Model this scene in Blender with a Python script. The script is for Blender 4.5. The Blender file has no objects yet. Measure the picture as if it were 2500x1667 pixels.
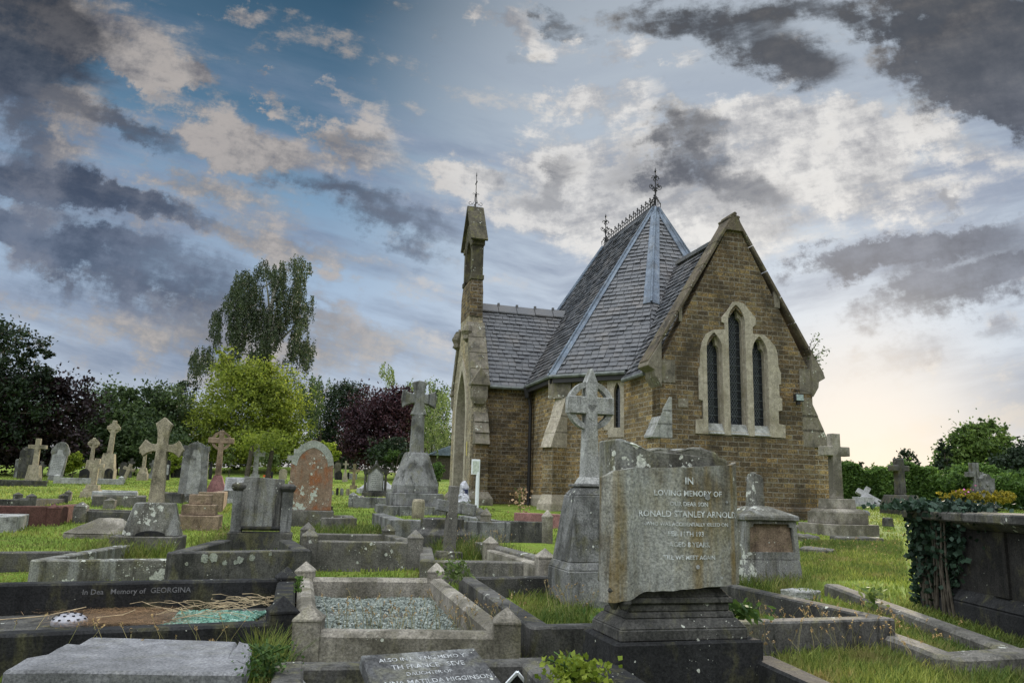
import bpy, bmesh, math, random
import numpy as np
from mathutils import Vector, Matrix, noise
from mathutils.geometry import tessellate_polygon
random.seed(7); rng = np.random.default_rng(7)
SC = bpy.context.scene; COL = SC.collection
# ------------------------------------------------------------------ camera
FQ, PIT, ROL, YAW, H = 1897.0859, .1914, .0271, .2656, 1.0
Fw = np.array([0, math.cos(PIT), math.sin(PIT)]); U0 = np.array([0, -math.sin(PIT), math.cos(PIT)]); R0 = np.array([1., 0, 0])
Rt = math.cos(ROL)*R0 + math.sin(ROL)*U0; Up = -math.sin(ROL)*R0 + math.cos(ROL)*U0
cd = bpy.data.cameras.new('camera'); cam = bpy.data.objects.new('camera', cd); COL.objects.link(cam)
cam.matrix_world = Matrix(((Rt[0], Up[0], -Fw[0], 0), (Rt[1], Up[1], -Fw[1], 0), (Rt[2], Up[2], -Fw[2], H), (0, 0, 0, 1)))
cd.sensor_width = 36; cd.lens = FQ/2500*36; cd.clip_start = .05; cd.clip_end = 3000
SC.camera = cam
GT = np.array([[-20, 0], [5, 0], [8, .08], [12, .27], [14, .35], [18, .53], [25, .72], [36, 1.0], [50, 1.5], [60, 1.95], [80, 2.3], [150, 3], [700, 6]])
def ground(x, y):
    z = np.interp(y, GT[:, 0], GT[:, 1])
    z = z + .55*np.exp(-((x+15)/9)**2 - ((y-57)/5)**2)
    return z - np.clip((np.asarray(x)-8)/20, 0, 1)*np.clip((np.asarray(y)-30)/20, 0, 1)*.5
def gz(x, y): return float(ground(x, y))
def ray(px, py): return Fw + (px-1250)/FQ*Rt + (833.5-py)/FQ*Up
def T(px, py, z):                      # point of height z
    r = ray(px, py); t = (z-H)/r[2]; return Vector((r[0]*t, r[1]*t, z))
def B(px, py):                         # point of the ground
    r = ray(px, py); Y = np.geomspace(1.5, 150, 20000); Z = H + r[2]/r[1]*Y; X = r[0]/r[1]*Y
    k = int(np.argmax(Z < ground(X, Y))); return Vector((X[k], Y[k], Z[k]))
def BT(px, py, dz):                   # point dz above the ground
    r = ray(px, py); Y = np.geomspace(1.5, 150, 20000); Z = H + r[2]/r[1]*Y; X = r[0]/r[1]*Y
    k = int(np.argmax(Z < ground(X, Y)+dz)); return Vector((X[k], Y[k], Z[k]))
def D(px, py, Y):                      # point at depth Y
    r = ray(px, py); return Vector((r[0]/r[1]*Y, Y, H + r[2]/r[1]*Y))
# ------------------------------------------------------------------ objects
def thing(name, label, cat, loc, rz=YAW, group=None, tilt=(0, 0)):
    o = bpy.data.objects.new(name, None); COL.objects.link(o); o.location = loc
    o.rotation_euler = (tilt[0], tilt[1], rz); o.empty_display_size = .1
    return tag(o, label, cat, group)
def tag(o, label=None, cat=None, group=None, kind=None):
    if label: o['label'] = label
    if cat: o['category'] = cat
    if group: o['group'] = group
    if kind: o['kind'] = kind
    return o
def link(name, me, mat, parent=None):
    o = bpy.data.objects.new(name, me); COL.objects.link(o)
    if mat: me.materials.append(mat)
    if parent: o.parent = parent
    return o
class MB:
    def __init__(s): s.v = []; s.f = []
    def add(s, vs, fs):
        n = len(s.v); s.v += [tuple(p) for p in vs]; s.f += [tuple(i+n for i in f) for f in fs]; return s
    def frus(s, z0, z1, a, b, c=None):   # a=(x0,x1,y0,y1) below, b above
        a0, a1, a2, a3 = a; b0, b1, b2, b3 = b
        return s.add([(a0, a2, z0), (a1, a2, z0), (a1, a3, z0), (a0, a3, z0), (b0, b2, z1), (b1, b2, z1), (b1, b3, z1), (b0, b3, z1)],
                     [(3, 2, 1, 0), (4, 5, 6, 7), (0, 1, 5, 4), (1, 2, 6, 5), (2, 3, 7, 6), (3, 0, 4, 7)])
    def box(s, x0, x1, y0, y1, z0, z1): return s.frus(z0, z1, (x0, x1, y0, y1), (x0, x1, y0, y1))
    def cf(s, z0, z1, w0, d0, w1, d1, cx=0, cy=0):
        return s.frus(z0, z1, (cx-w0/2, cx+w0/2, cy-d0/2, cy+d0/2), (cx-w1/2, cx+w1/2, cy-d1/2, cy+d1/2))
    def pyr(s, cx, cy, z0, w, z1, z2, z3, e=.01):  # post with pyramid cap
        s.cf(z0, z1, w, w, w, w, cx, cy); s.cf(z1, z2, w+e*2, w+e*2, w+e*2, w+e*2, cx, cy)
        return s.cf(z2, z3, w+e*2, w+e*2, .004, .004, cx, cy)
    def prism(s, poly, y0, y1, holes=()):  # outline in x,z extruded along y
        loops = [list(poly)] + [list(h) for h in holes]; pts = [p for l in loops for p in l]; n = len(pts)
        tri = [tuple(range(n))] if not holes else tessellate_polygon([[Vector((p[0], p[1], 0)) for p in l] for l in loops])
        fs = [tuple(t) for t in tri] + [tuple(i+n for i in reversed(t)) for t in tri]; k = 0
        for l in loops:
            m = len(l); fs += [(k+i, k+i+n, k+(i+1) % m+n, k+(i+1) % m) for i in range(m)]; k += m
        return s.add([(p[0], y0, p[1]) for p in pts] + [(p[0], y1, p[1]) for p in pts], fs)
    def zprism(s, poly, z0, z1):
        n = len(poly)
        return s.add([(p[0], p[1], z0) for p in poly] + [(p[0], p[1], z1) for p in poly],
                     [tuple(reversed(range(n))), tuple(range(n, 2*n))] + [(i, (i+1) % n, (i+1) % n+n, i+n) for i in range(n)])
    def lathe(s, prof, n=16, cx=0, cy=0, ph=0):
        vs = []; fs = []; m = len(prof)
        for r, z in prof: vs += [(cx+r*math.cos(ph+2*math.pi*i/n), cy+r*math.sin(ph+2*math.pi*i/n), z) for i in range(n)]
        for j in range(m-1): fs += [(j*n+i, j*n+(i+1) % n, (j+1)*n+(i+1) % n, (j+1)*n+i) for i in range(n)]
        fs += [tuple(reversed(range(n))), tuple(range((m-1)*n, m*n))]
        return s.add(vs, fs)
    def tube(s, path, r, n=6, closed=False):
        P = [Vector(p) for p in path]; m = len(P); vs = []; fs = []
        for i, p in enumerate(P):
            a = P[(i+1) % m] if closed or i < m-1 else p; b = P[i-1] if closed or i > 0 else p
            t = (a-b); t = t.normalized() if t.length > 1e-9 else Vector((0, 0, 1))
            q = Vector((0, 0, 1)) if abs(t.z) < .9 else Vector((1, 0, 0)); e = t.cross(q).normalized(); f = t.cross(e)
            rr = r[i] if isinstance(r, (list, tuple)) else r
            vs += [p + rr*(math.cos(2*math.pi*k/n)*e + math.sin(2*math.pi*k/n)*f) for k in range(n)]
        for i in range(m if closed else m-1):
            j = (i+1) % m; fs += [(i*n+k, i*n+(k+1) % n, j*n+(k+1) % n, j*n+k) for k in range(n)]
        if not closed: fs += [tuple(reversed(range(n))), tuple(range((m-1)*n, m*n))]
        return s.add(vs, fs)
    def beam(s, a, b, w, h, up=(0, 0, 1)):   # bar from a to b, its top face along up
        a = Vector(a); b = Vector(b); t = (b-a).normalized(); up = Vector(up); e = t.cross(up).normalized(); q = e.cross(t)
        c = [p + i*w/2*e + j*q for p in (a, b) for i, j in ((-1, -h), (1, -h), (1, 0), (-1, 0))]
        return s.add(c, [(3, 2, 1, 0), (4, 5, 6, 7), (0, 1, 5, 4), (1, 2, 6, 5), (2, 3, 7, 6), (3, 0, 4, 7)])
    def move(s, M, i0=0):
        s.v[i0:] = [tuple(M @ Vector(p)) for p in s.v[i0:]]; return s
    def build(s, name, mat, parent=None, bev=0., smooth=False, rough=0., seg=1):
        me = bpy.data.meshes.new(name); me.from_pydata(s.v, [], s.f); bm = bmesh.new(); bm.from_mesh(me)
        bmesh.ops.recalc_face_normals(bm, faces=bm.faces)
        if bev > 0:
            es = [e for e in bm.edges if len(e.link_faces) == 2 and e.calc_face_angle(0) > .5]
            bmesh.ops.bevel(bm, geom=es, offset=bev, segments=seg, profile=.6, affect='EDGES', clamp_overlap=True)
        if rough > 0:
            L = max((max(p.co[i] for p in bm.verts)-min(p.co[i] for p in bm.verts)) for i in range(3))
            bmesh.ops.subdivide_edges(bm, edges=[e for e in bm.edges if e.calc_length() > L/8], cuts=3, use_grid_fill=True)
            off = Vector((random.random()*50, random.random()*50, 0))
            for p in bm.verts: p.co += Vector(noise.noise_vector(p.co*(6/L)+off))*rough + Vector(noise.noise_vector(p.co*(22/L)+off))*rough*.4
        bm.to_mesh(me); bm.free()
        if smooth: me.polygons.foreach_set('use_smooth', [True]*len(me.polygons))
        me.update(); return link(name, me, mat, parent)
def arch(hw, zs, za, n=8, cx=0.):          # pointed arch from right spring over apex to left spring
    h = za-zs; r = (hw*hw+h*h)/(2*hw); a1 = math.atan2(h, r-hw); pts = [(hw-r+r*math.cos(a1*i/n), zs+r*math.sin(a1*i/n)) for i in range(n+1)]
    return [(cx+x, z) for x, z in pts] + [(cx-x, z) for x, z in reversed(pts[:-1])]
def arc(cx, cz, r, a0, a1, n=10): return [(cx+r*math.cos(math.radians(a0+(a1-a0)*i/n)), cz+r*math.sin(math.radians(a0+(a1-a0)*i/n))) for i in range(n+1)]
def quads(name, V, mat, parent=None, k=4):   # V: (N,k,3); k=4 leaves, k=6 two-step blades
    N = len(V); me = bpy.data.meshes.new(name); V = np.asarray(V, np.float32)
    me.vertices.add(N*k); me.vertices.foreach_set('co', V.reshape(-1))
    if k == 4: idx = (np.arange(N)[:, None]*4 + np.array([0, 1, 2, 3])).reshape(-1)
    else: idx = (np.arange(N)[:, None]*6 + np.array([0, 1, 3, 2, 2, 3, 5, 4])).reshape(-1)
    nf = len(idx)//4; me.loops.add(len(idx)); me.loops.foreach_set('vertex_index', idx.astype(np.int32))
    me.polygons.add(nf); me.polygons.foreach_set('loop_start', (np.arange(nf)*4).astype(np.int32))
    me.update(calc_edges=True); return link(name, me, mat, parent)
def leaves(C, size, aspect=.55, droop=None):   # diamond leaves round centres C
    N = len(C); a = rng.normal(size=(N, 3)); a /= np.linalg.norm(a, axis=1)[:, None]
    if droop is not None: a = a*.5 + np.array([0, 0, -droop]); a /= np.linalg.norm(a, axis=1)[:, None]
    b = np.cross(a, rng.normal(size=(N, 3))); b /= np.linalg.norm(b, axis=1)[:, None]
    L = (size*(.6+.8*rng.random(N)))[:, None]
    return np.stack([C-a*L*.5, C+b*L*aspect*.5-a*L*.08, C+a*L*.5, C-b*L*aspect*.5-a*L*.08], 1)
# ------------------------------------------------------------------ materials
class NT:
    def __init__(s, name):
        s.m = bpy.data.materials.new(name); s.m.use_nodes = True; s.t = s.m.node_tree; s.n = s.t.nodes; s.b = s.n['Principled BSDF']
    def new(s, typ, **kw):
        n = s.n.new(typ)
        for k, v in kw.items():
            if k[0] == 'i' and k[1:].isdigit(): s.put(n.inputs[int(k[1:])], v)
            else: setattr(n, k, v)
        return n
    def put(s, sock, v):
        if isinstance(v, bpy.types.NodeSocket): s.t.links.new(v, sock)
        else: sock.default_value = v
    def math(s, op, a, b=0., clamp=False): n = s.new('ShaderNodeMath', operation=op, use_clamp=clamp, i0=a, i1=b); return n.outputs[0]
    def mix(s, f, a, b, mode='MIX'):
        n = s.new('ShaderNodeMix', data_type='RGBA', blend_type=mode); s.put(n.inputs[0], f)
        for i, v in ((6, a), (7, b)): s.put(n.inputs[i], (*v, 1) if isinstance(v, tuple) and len(v) == 3 else v)
        return n.outputs[2]
    def noise(s, vec, sc, det=4., rough=.6, dist=0.):
        n = s.new('ShaderNodeTexNoise'); s.put(n.inputs['Vector'], vec); n.inputs['Scale'].default_value = sc; n.inputs['Detail'].default_value = det
        n.inputs['Roughness'].default_value = rough; n.inputs['Distortion'].default_value = dist; return n.outputs[0]
    def step(s, v, a, b, c=0., d=1.): n = s.new('ShaderNodeMapRange', interpolation_type='SMOOTHSTEP', i0=v, i1=a, i2=b, i3=c, i4=d); return n.outputs[0]
    def vmul(s, v, k): n = s.new('ShaderNodeVectorMath', operation='MULTIPLY', i0=v, i1=k); return n.outputs[0]
    def pos(s): return s.new('ShaderNodeNewGeometry').outputs['Position']
    def bump(s, h, d=.01, st=.6):
        n = s.new('ShaderNodeBump'); n.inputs['Strength'].default_value = st; n.inputs['Distance'].default_value = d; s.put(n.inputs['Height'], h); s.put(s.b.inputs['Normal'], n.outputs[0])
    def fin(s, col, rough=.9, spec=.2):
        s.put(s.b.inputs['Base Color'], (*col, 1) if isinstance(col, tuple) and len(col) == 3 else col); s.put(s.b.inputs['Roughness'], rough)
        s.b.inputs['Specular IOR Level'].default_value = spec; return s.m
def stone(name, col, dirt=(.05, .05, .045), amt=.5, streak=.5, spots=.5, lichen=(.50, .51, .44), moss=(.16, .15, .06), mossamt=.3, rust=0., sc=1., wash=0.):
    t = NT(name); p = t.pos(); c = tuple(col)
    big = t.noise(p, 2.3*sc, 7, .65); mid = t.noise(p, 11*sc, 8, .7); fine = t.noise(p, 75*sc, 3, .7)
    st = t.noise(t.vmul(p, (8*sc, 8*sc, .8*sc)), 1.6, 5, .6)
    x = t.mix(t.step(mid, .3, .72), tuple(v*.62 for v in c), tuple(min(1, v*1.22) for v in c))
    x = t.mix(t.math('MULTIPLY', t.step(t.math('ADD', big, t.math('MULTIPLY', t.math('SUBTRACT', mid, .5), .5)), .62-.32*amt, .78-.2*amt), .85), x, dirt)
    x = t.mix(t.math('MULTIPLY', t.step(st, .52, .68), streak), x, tuple(v*.8 for v in dirt))
    mo = t.noise(t.vmul(p, (1.3, 1.3, .7)), 4.1*sc, 6, .65, .4)
    x = t.mix(t.math('MULTIPLY', t.step(mo, .5, .66), mossamt), x, moss)
    if rust: x = t.mix(t.math('MULTIPLY', t.step(t.noise(t.vmul(p, (9, 9, .55)), 1.3*sc, 4, .6), .48, .68), rust), x, (.185, .125, .035))
    if wash: x = t.mix(t.math('MULTIPLY', t.step(t.noise(t.vmul(p, (5, 5, .6)), 1.1*sc, 4, .6), .5, .62), wash), x, (.42, .43, .42))
    if spots:
        v = t.new('ShaderNodeTexVoronoi'); t.put(v.inputs['Vector'], t.new('ShaderNodeVectorMath', operation='ADD', i0=p, i1=t.vmul(t.new('ShaderNodeTexNoise', i0=p, i2=9.*sc).outputs[1], (.05, .05, .05))).outputs[0]); v.inputs['Scale'].default_value = 13*sc
        size = t.step(t.noise(p, 3.3*sc, 5, .65), .46, .70, .0, .62)
        x = t.mix(t.math('MULTIPLY', t.math('LESS_THAN', v.outputs['Distance'], t.math('MULTIPLY', size, spots)), .85), x, lichen)
        v2 = t.new('ShaderNodeTexVoronoi'); t.put(v2.inputs['Vector'], p); v2.inputs['Scale'].default_value = 42*sc
        x = t.mix(t.math('MULTIPLY', t.math('LESS_THAN', v2.outputs['Distance'], t.math('MULTIPLY', size, .7*spots)), .75), x, tuple(min(1, k*1.1) for k in lichen))
    x = t.mix(t.step(fine, .25, .75), t.mix(1., x, (.55, .55, .55), 'MULTIPLY'), t.mix(1., x, (1.4, 1.39, 1.36), 'MULTIPLY'))
    t.bump(t.math('ADD', t.math('MULTIPLY', fine, .35), mid), .012/sc, .55)
    return t.fin(x, .92, .15)
def plain(name, col, rough=.6, spec=.3, metal=0., var=.25, sc=20):
    t = NT(name); p = t.pos(); n = t.noise(p, sc, 5, .65)
    x = t.mix(t.step(n, .3, .7), tuple(v*(1-var) for v in col), tuple(min(1, v*(1+var)) for v in col)); t.b.inputs['Metallic'].default_value = metal
    t.bump(n, .004, .3); return t.fin(x, rough, spec)
def grassmat(name, a, b, dry, tr=.4):
    t = NT(name); g = t.new('ShaderNodeNewGeometry'); p = g.outputs['Position']; x = t.mix(g.outputs['Random Per Island'], a, b); n1 = t.noise(p, .7, 5, .65); n2 = t.noise(p, 3.2, 5, .65)
    x = t.mix(t.math('MULTIPLY', t.step(n2, .48, .66), .75), x, dry); x = t.mix(t.step(n1, .38, .62), t.mix(1., x, (.62, .70, .62), 'MULTIPLY'), t.mix(1., x, (1.25, 1.2, 1.05), 'MULTIPLY'))
    t.fin(x, .65, .2); q = t.new('ShaderNodeBsdfTranslucent'); t.put(q.inputs[0], x); m = t.new('ShaderNodeMixShader', i0=tr); t.put(m.inputs[1], t.b.outputs[0]); t.put(m.inputs[2], q.outputs[0]); t.put(t.n['Material Output'].inputs[0], m.outputs[0]); return t.m
def masonry(name, c1, c2, c3, mortar, bw=.285, bh=.112, soot_vignette=.4, ms=.012):
    t = NT(name); tc = t.new('ShaderNodeTexCoord'); o = tc.outputs['Object']
    so = t.new('ShaderNodeSeparateXYZ', i0=o); sn = t.new('ShaderNodeSeparateXYZ', i0=tc.outputs['Normal'])
    u = t.math('SUBTRACT', t.math('MULTIPLY', so.outputs[1], sn.outputs[0]), t.math('MULTIPLY', so.outputs[0], sn.outputs[1]))
    wob = t.math('MULTIPLY', t.math('SUBTRACT', t.noise(o, 3., 3), .5), .02)
    cv = t.new('ShaderNodeCombineXYZ', i0=u, i1=t.math('ADD', so.outputs[2], wob)).outputs[0]
    b = t.new('ShaderNodeTexBrick', offset=.5); t.put(b.inputs['Vector'], cv)
    for k, v in (('Color1', (0, 0, 0, 1)), ('Color2', (1, 1, 1, 1)), ('Mortar', (.5, .5, .5, 1)), ('Scale', 1.), ('Mortar Size', ms), ('Mortar Smooth', .25), ('Bias', 0.), ('Brick Width', bw), ('Row Height', bh)): b.inputs[k].default_value = v
    t.put(b.inputs['Vector'], t.new('ShaderNodeVectorMath', operation='ADD', i0=cv, i1=t.vmul(t.new('ShaderNodeTexNoise', i0=o, i2=9.).outputs[1], (.045, .03, 0))).outputs[0])
    r = t.new('ShaderNodeSeparateColor', i0=b.outputs['Color']).outputs[0]; f = b.outputs['Fac']
    r = t.math('ADD', t.math('MULTIPLY', r, .78), t.math('MULTIPLY', t.step(t.noise(o, 13, 6, .7), .3, .7), .3))
    x = t.mix(t.step(r, .15, .6), c1, c2); x = t.mix(t.step(r, .72, .95), x, c3)
    g = t.noise(o, 26, 6, .7); big = t.noise(o, 1.1, 6, .62); md = t.noise(o, 6, 6, .65)
    x = t.mix(t.step(g, .3, .72), t.mix(1., x, (.38, .38, .38), 'MULTIPLY'), t.mix(1., x, (1.75, 1.7, 1.55), 'MULTIPLY'))
    gold = t.noise(o, .9, 4, .6); x = t.mix(t.math('MULTIPLY', t.step(gold, .5, .64), .6), x, t.mix(1., x, (1.5, 1.32, 1.0), 'MULTIPLY')); x = t.mix(t.math('MULTIPLY', t.step(t.noise(o, 3.1, 6, .7), .54, .62), .5), x, (.21, .175, .10))
    x = t.mix(t.math('MULTIPLY', f, t.step(md, .34, .64, .2, .9)), x, mortar)
    x = t.mix(t.math('MULTIPLY', t.step(big, .46, .66), soot_vignette), x, (.035, .03, .022))
    x = t.mix(t.math('MULTIPLY', t.step(t.noise(o, 9, 7, .75), .6, .72), .5), x, (.30, .29, .23))
    t.bump(t.math('ADD', t.math('MULTIPLY', t.math('SUBTRACT', 1., f), .8), t.math('MULTIPLY', g, .6)), .015, .8)
    return t.fin(x, .95, .1)
def leafmat(name, c1, c2, trans=.35, sc=.6):
    t = NT(name); g = t.new('ShaderNodeNewGeometry'); r = g.outputs['Random Per Island']
    x = t.mix(r, c1, c2); n = t.noise(g.outputs['Position'], sc, 3)
    x = t.mix(t.step(n, .35, .65), t.mix(1., x, (.7, .72, .75), 'MULTIPLY'), t.mix(1., x, (1.25, 1.2, 1.05), 'MULTIPLY'))  # lit and shaded clumps painted into the leaf colour by noise
    t.fin(x, .6, .25); tr = t.new('ShaderNodeBsdfTranslucent'); t.put(tr.inputs[0], x); m = t.new('ShaderNodeMixShader', i0=trans)
    t.put(m.inputs[1], t.b.outputs[0]); t.put(m.inputs[2], tr.outputs[0]); t.put(t.n['Material Output'].inputs[0], m.outputs[0]); return t.m
M = {}
M['grey'] = stone('grey_stone', (.225, .225, .215), amt=.6, streak=.8, spots=.4, mossamt=.3)
M['pale'] = stone('pale_stone', (.35, .35, .33), amt=.4, streak=.35, spots=.3, mossamt=.22)
M['dark'] = stone('dark_stone', (.115, .11, .10), dirt=(.028, .028, .026), amt=.75, streak=.7, spots=.4, mossamt=.4)
M['black'] = stone('black_stone', (.032, .032, .032), dirt=(.016, .016, .016), amt=.8, streak=.6, spots=.3, mossamt=.25)
M['brown'] = stone('brown_stone', (.27, .20, .14), dirt=(.07, .05, .035), amt=.45, streak=.4, spots=.3, mossamt=.25)
M['tan'] = stone('tan_stone', (.33, .29, .21), dirt=(.08, .07, .05), amt=.4, streak=.5, spots=.3, mossamt=.35)
M['kerb'] = stone('kerb_stone', (.165, .155, .135), dirt=(.05, .048, .042), amt=.62, streak=.45, spots=.6, mossamt=.4)
M['cream'] = stone('cream_stone', (.34, .31, .26), dirt=(.075, .068, .05), amt=.85, streak=.3, spots=.25, mossamt=.25)
M['scroll'] = stone('scroll_stone', (.26, .255, .225), dirt=(.085, .07, .045), amt=.5, streak=.75, spots=.3, moss=(.17, .14, .05), mossamt=.4, rust=.6, wash=.3)
M['ledge'] = stone('lichen_stone', (.17, .165, .14), dirt=(.05, .046, .038), amt=.6, streak=.6, spots=1., mossamt=.4, wash=.3)
M['orange'] = stone('orange_stone', (.25, .18, .125), dirt=(.21, .15, .10), amt=.7, streak=.1, spots=.95, lichen=(.46, .50, .42), moss=(.27, .10, .038), mossamt=.8); M['rim'] = stone('lichen_rim', (.34, .36, .31), dirt=(.16, .15, .11), amt=.5, streak=.1, spots=.8, mossamt=.2)
M['granite'] = stone('brown_granite', (.11, .055, .045), dirt=(.05, .03, .026), amt=.3, streak=.15, spots=.0, mossamt=.05)
M['pink'] = stone('pink_granite', (.25, .13, .12), dirt=(.14, .08, .07), amt=.3, streak=.15, spots=.0, mossamt=.05)
M['flat'] = stone('worn_marble', (.20, .20, .205), dirt=(.10, .10, .10), amt=.5, streak=0., spots=.1, mossamt=.1)
M['marble'] = stone('white_marble', (.40, .40, .40), dirt=(.17, .17, .165), amt=.5, streak=.35, spots=.15, mossamt=.1)
M['dress'] = stone('dressed_stone', (.40, .355, .28), dirt=(.20, .17, .12), amt=.3, streak=.3, spots=.2, mossamt=.2)
M['weath'] = stone('weathered_stone', (.21, .185, .145), dirt=(.06, .055, .045), amt=.5, streak=.4, spots=.6, mossamt=.35)
M['brick'] = masonry('ironstone', (.125, .096, .06), (.205, .153, .086), (.34, .25, .12), (.34, .32, .27), soot_vignette=.45)
M['brick2'] = masonry('ironstone_dark', (.074, .057, .039), (.125, .093, .057), (.205, .15, .076), (.24, .22, .185), soot_vignette=.75)
M['rubble'] = masonry('pale_masonry', (.22, .195, .15), (.27, .24, .185), (.33, .295, .225), (.17, .15, .12), .3, .16, .2, .01)
M['mossy'] = stone('mossy_stone', (.105, .093, .065), dirt=(.035, .032, .025), amt=.6, streak=.5, spots=.5, mossamt=.6)
M['iron'] = plain('iron', (.018, .016, .016), .6, .4)
M['lead'] = stone('lead', (.15, .185, .235), dirt=(.07, .08, .095), amt=.45, streak=.35, spots=0, mossamt=.0, wash=.15); M['lead'].node_tree.nodes['Principled BSDF'].inputs['Roughness'].default_value = .5
M['white'] = plain('white_paint', (.72, .74, .74), .5, .4, 0, .06)
M['glass'] = plain('dark_glass', (.012, .016, .02), .12, .6)
M['leading'] = plain('leading', (.085, .095, .10), .5, .4); M['lens'] = plain('lamp_lens', (.3, .36, .34), .2, .5)
M['letters'] = plain('lead_letters', (.30, .305, .30), .7, .2, 0, .5, 60); M['slab'] = stone('slate_tablet', (.10, .10, .10), dirt=(.035, .035, .035), amt=.6, streak=.5, spots=.4, mossamt=.25, wash=.3); M['coping'] = stone('coping_stone', (.135, .11, .08), dirt=(.04, .036, .03), amt=.55, streak=.3, spots=.45, mossamt=.4)
M['letterdark'] = plain('worn_letters', (.16, .16, .16), .8, .2, 0, .3, 60)
M['gutter'] = plain('gutter_paint', (.12, .13, .12), .5, .4, 0, .5, 6)
M['bark'] = plain('bark', (.07, .06, .045), .95, .1, 0, .4, 12)
M['birchbark'] = plain('birch_bark', (.42, .40, .36), .9, .1, 0, .5, 9)
M['straw'] = plain('straw', (.40, .31, .19), .9, .1, 0, .4, 9)
M['wood'] = stone('weathered_wood', (.26, .21, .12), dirt=(.08, .07, .05), amt=.4, streak=.6, spots=.1, mossamt=.4)
def slatemat():
    t = NT('slate'); g = t.new('ShaderNodeNewGeometry'); r = g.outputs['Random Per Island']; p = g.outputs['Position']
    x = t.mix(t.step(r, 0., 1.), (.042, .044, .048), (.105, .105, .108)); x = t.mix(t.step(t.noise(p, 1.3, 5, .6), .45, .65), x, t.mix(1., x, (1.25, 1.15, 1.05), 'MULTIPLY'))
    x = t.mix(t.math('MULTIPLY', t.step(t.noise(p, 12, 6, .7), .52, .72), .3), x, (.19, .19, .175)); n = t.noise(p, 45, 4, .7)
    t.bump(n, .006, .5); return t.fin(x, t.step(r, 0., 1., .42, .62), .45)
M['slate'] = slatemat()
# ------------------------------------------------------------------ chapel (local u, v, height; Empty on the ground)
CZ = .5
ch = thing('chapel', 'small ironstone cemetery chapel with slate roofs, bellcote porch and triple lancet gable', 'chapel', (5.3103, 18, CZ))
def C3(p): return Vector((p[0], p[1], p[2]-CZ))
class CB(MB):                              # builder taking heights above the datum
    def build(s, *a, **k): s.v = [(x, y, z-CZ) for x, y, z in s.v]; return MB.build(s, *a, **k)
def wall(A, Bp, z0, z1, th, mat, name, holes=(), inn=1, top=None, parent=ch):   # slab along A->B, outer face on the line
    A = Vector((*A, 0)); Bv = Vector((*Bp, 0)); d = Bv-A; L = d.length; m = CB(); poly = [(0, z0), (L, z0)] + (top or [(L, z1), (0, z1)])
    m.prism(poly, 0, th*inn, holes); d.normalize(); q = Vector((-d.y, d.x, 0))
    m.move(Matrix(((d.x, q.x, 0, A.x), (d.y, q.y, 0, A.y), (0, 0, 1, 0), (0, 0, 0, 1)))); return m.build(name, mat, parent)
Wn, ze, zr, r1, r2 = 3.49, 4.08, 9.55, 4.24, 8.17
bc, fc = (-3.25, 3.30), (-1.50, 1.55)      # wall corners of the canted end
bw_end = 9.1
wall((-3.25, 10), bc, 0, 4.0, .35, M['brick'], 'side_wall', inn=1)
# canted wall with its little lancet
L = math.hypot(bc[0]-fc[0], bc[1]-fc[1]); P0 = np.array([*bc, 0]); dd = np.array([fc[0]-bc[0], fc[1]-bc[1], 0])/L
def on_line(px, py):                       # pixel onto the canted wall: distance along it, height
    u = np.array([math.cos(YAW), math.sin(YAW), 0]); v = np.array([-math.sin(YAW), math.cos(YAW), 0])
    G = np.array([5.3103, 18, 0]); n = u*dd[1]-v*dd[0]; p0 = G+u*bc[0]+v*bc[1]; r = ray(px, py); o = np.array([0, 0, H])
    t = ((p0-o)@n)/(r@n); q = o+t*r-p0; return q@(u*dd[0]+v*dd[1]), (o+t*r)[2]
lc = on_line(1507, 1000)[0]
wall(bc, fc, 0, 4.0, .35, M['brick'], 'canted_wall', [[(lc-.19, 2.45), (lc+.19, 2.45), (lc+.19, 3.86), (lc-.19, 3.86)]])
def along(m):                              # turn x,z shapes onto the canted wall
    m.move(Matrix(((dd[0], -dd[1], 0, bc[0]), (dd[1], dd[0], 0, bc[1]), (0, 0, 1, 0), (0, 0, 0, 1)))); return m
sm = CB(); hl = [(lc-.085, 2.66), (lc+.085, 2.66)] + arch(.085, 3.55, 3.80, 6, lc)
out = [(lc-.24, 2.42), (lc+.24, 2.42), (lc+.24, 2.85), (lc+.36, 2.85), (lc+.36, 3.2), (lc+.25, 3.2), (lc+.25, 3.45), (lc+.40, 3.45), (lc+.40, 3.68), (lc+.25, 3.68), (lc+.25, 3.92),
       (lc-.27, 3.92), (lc-.27, 3.6), (lc-.36, 3.6), (lc-.36, 3.3), (lc-.27, 3.3), (lc-.27, 2.9), (lc-.36, 2.9), (lc-.36, 2.6), (lc-.24, 2.6)]
fr = along(sm.prism(out, -.02, .16, [hl])).build('lancet_window', M['dress'], ch)
along(CB().box(lc-.1, lc+.1, .12, .13, 2.6, 3.82)).build('glass', M['glass'], fr)
m = CB()
for k in range(7): m.box(lc-.085, lc+.085, .112, .119, 2.8+k*.14, 2.808+k*.14)
along(m).build('leading', M['leading'], fr)
wall((-1.5, 1.55), (1.5, 1.55), 0, 4.0, .3, M['brick'], 'end_wall'); wall((1.5, 1.55), (3.25, 3.30), 0, 4, .35, M['brick'], 'canted_wall'); wall((3.25, 3.3), (3.25, 10), 0, 4, .35, M['brick'], 'side_wall'); wall((3.25, 10), (-3.25, 10), 0, 4, .35, M['brick'], 'end_wall')
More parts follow.
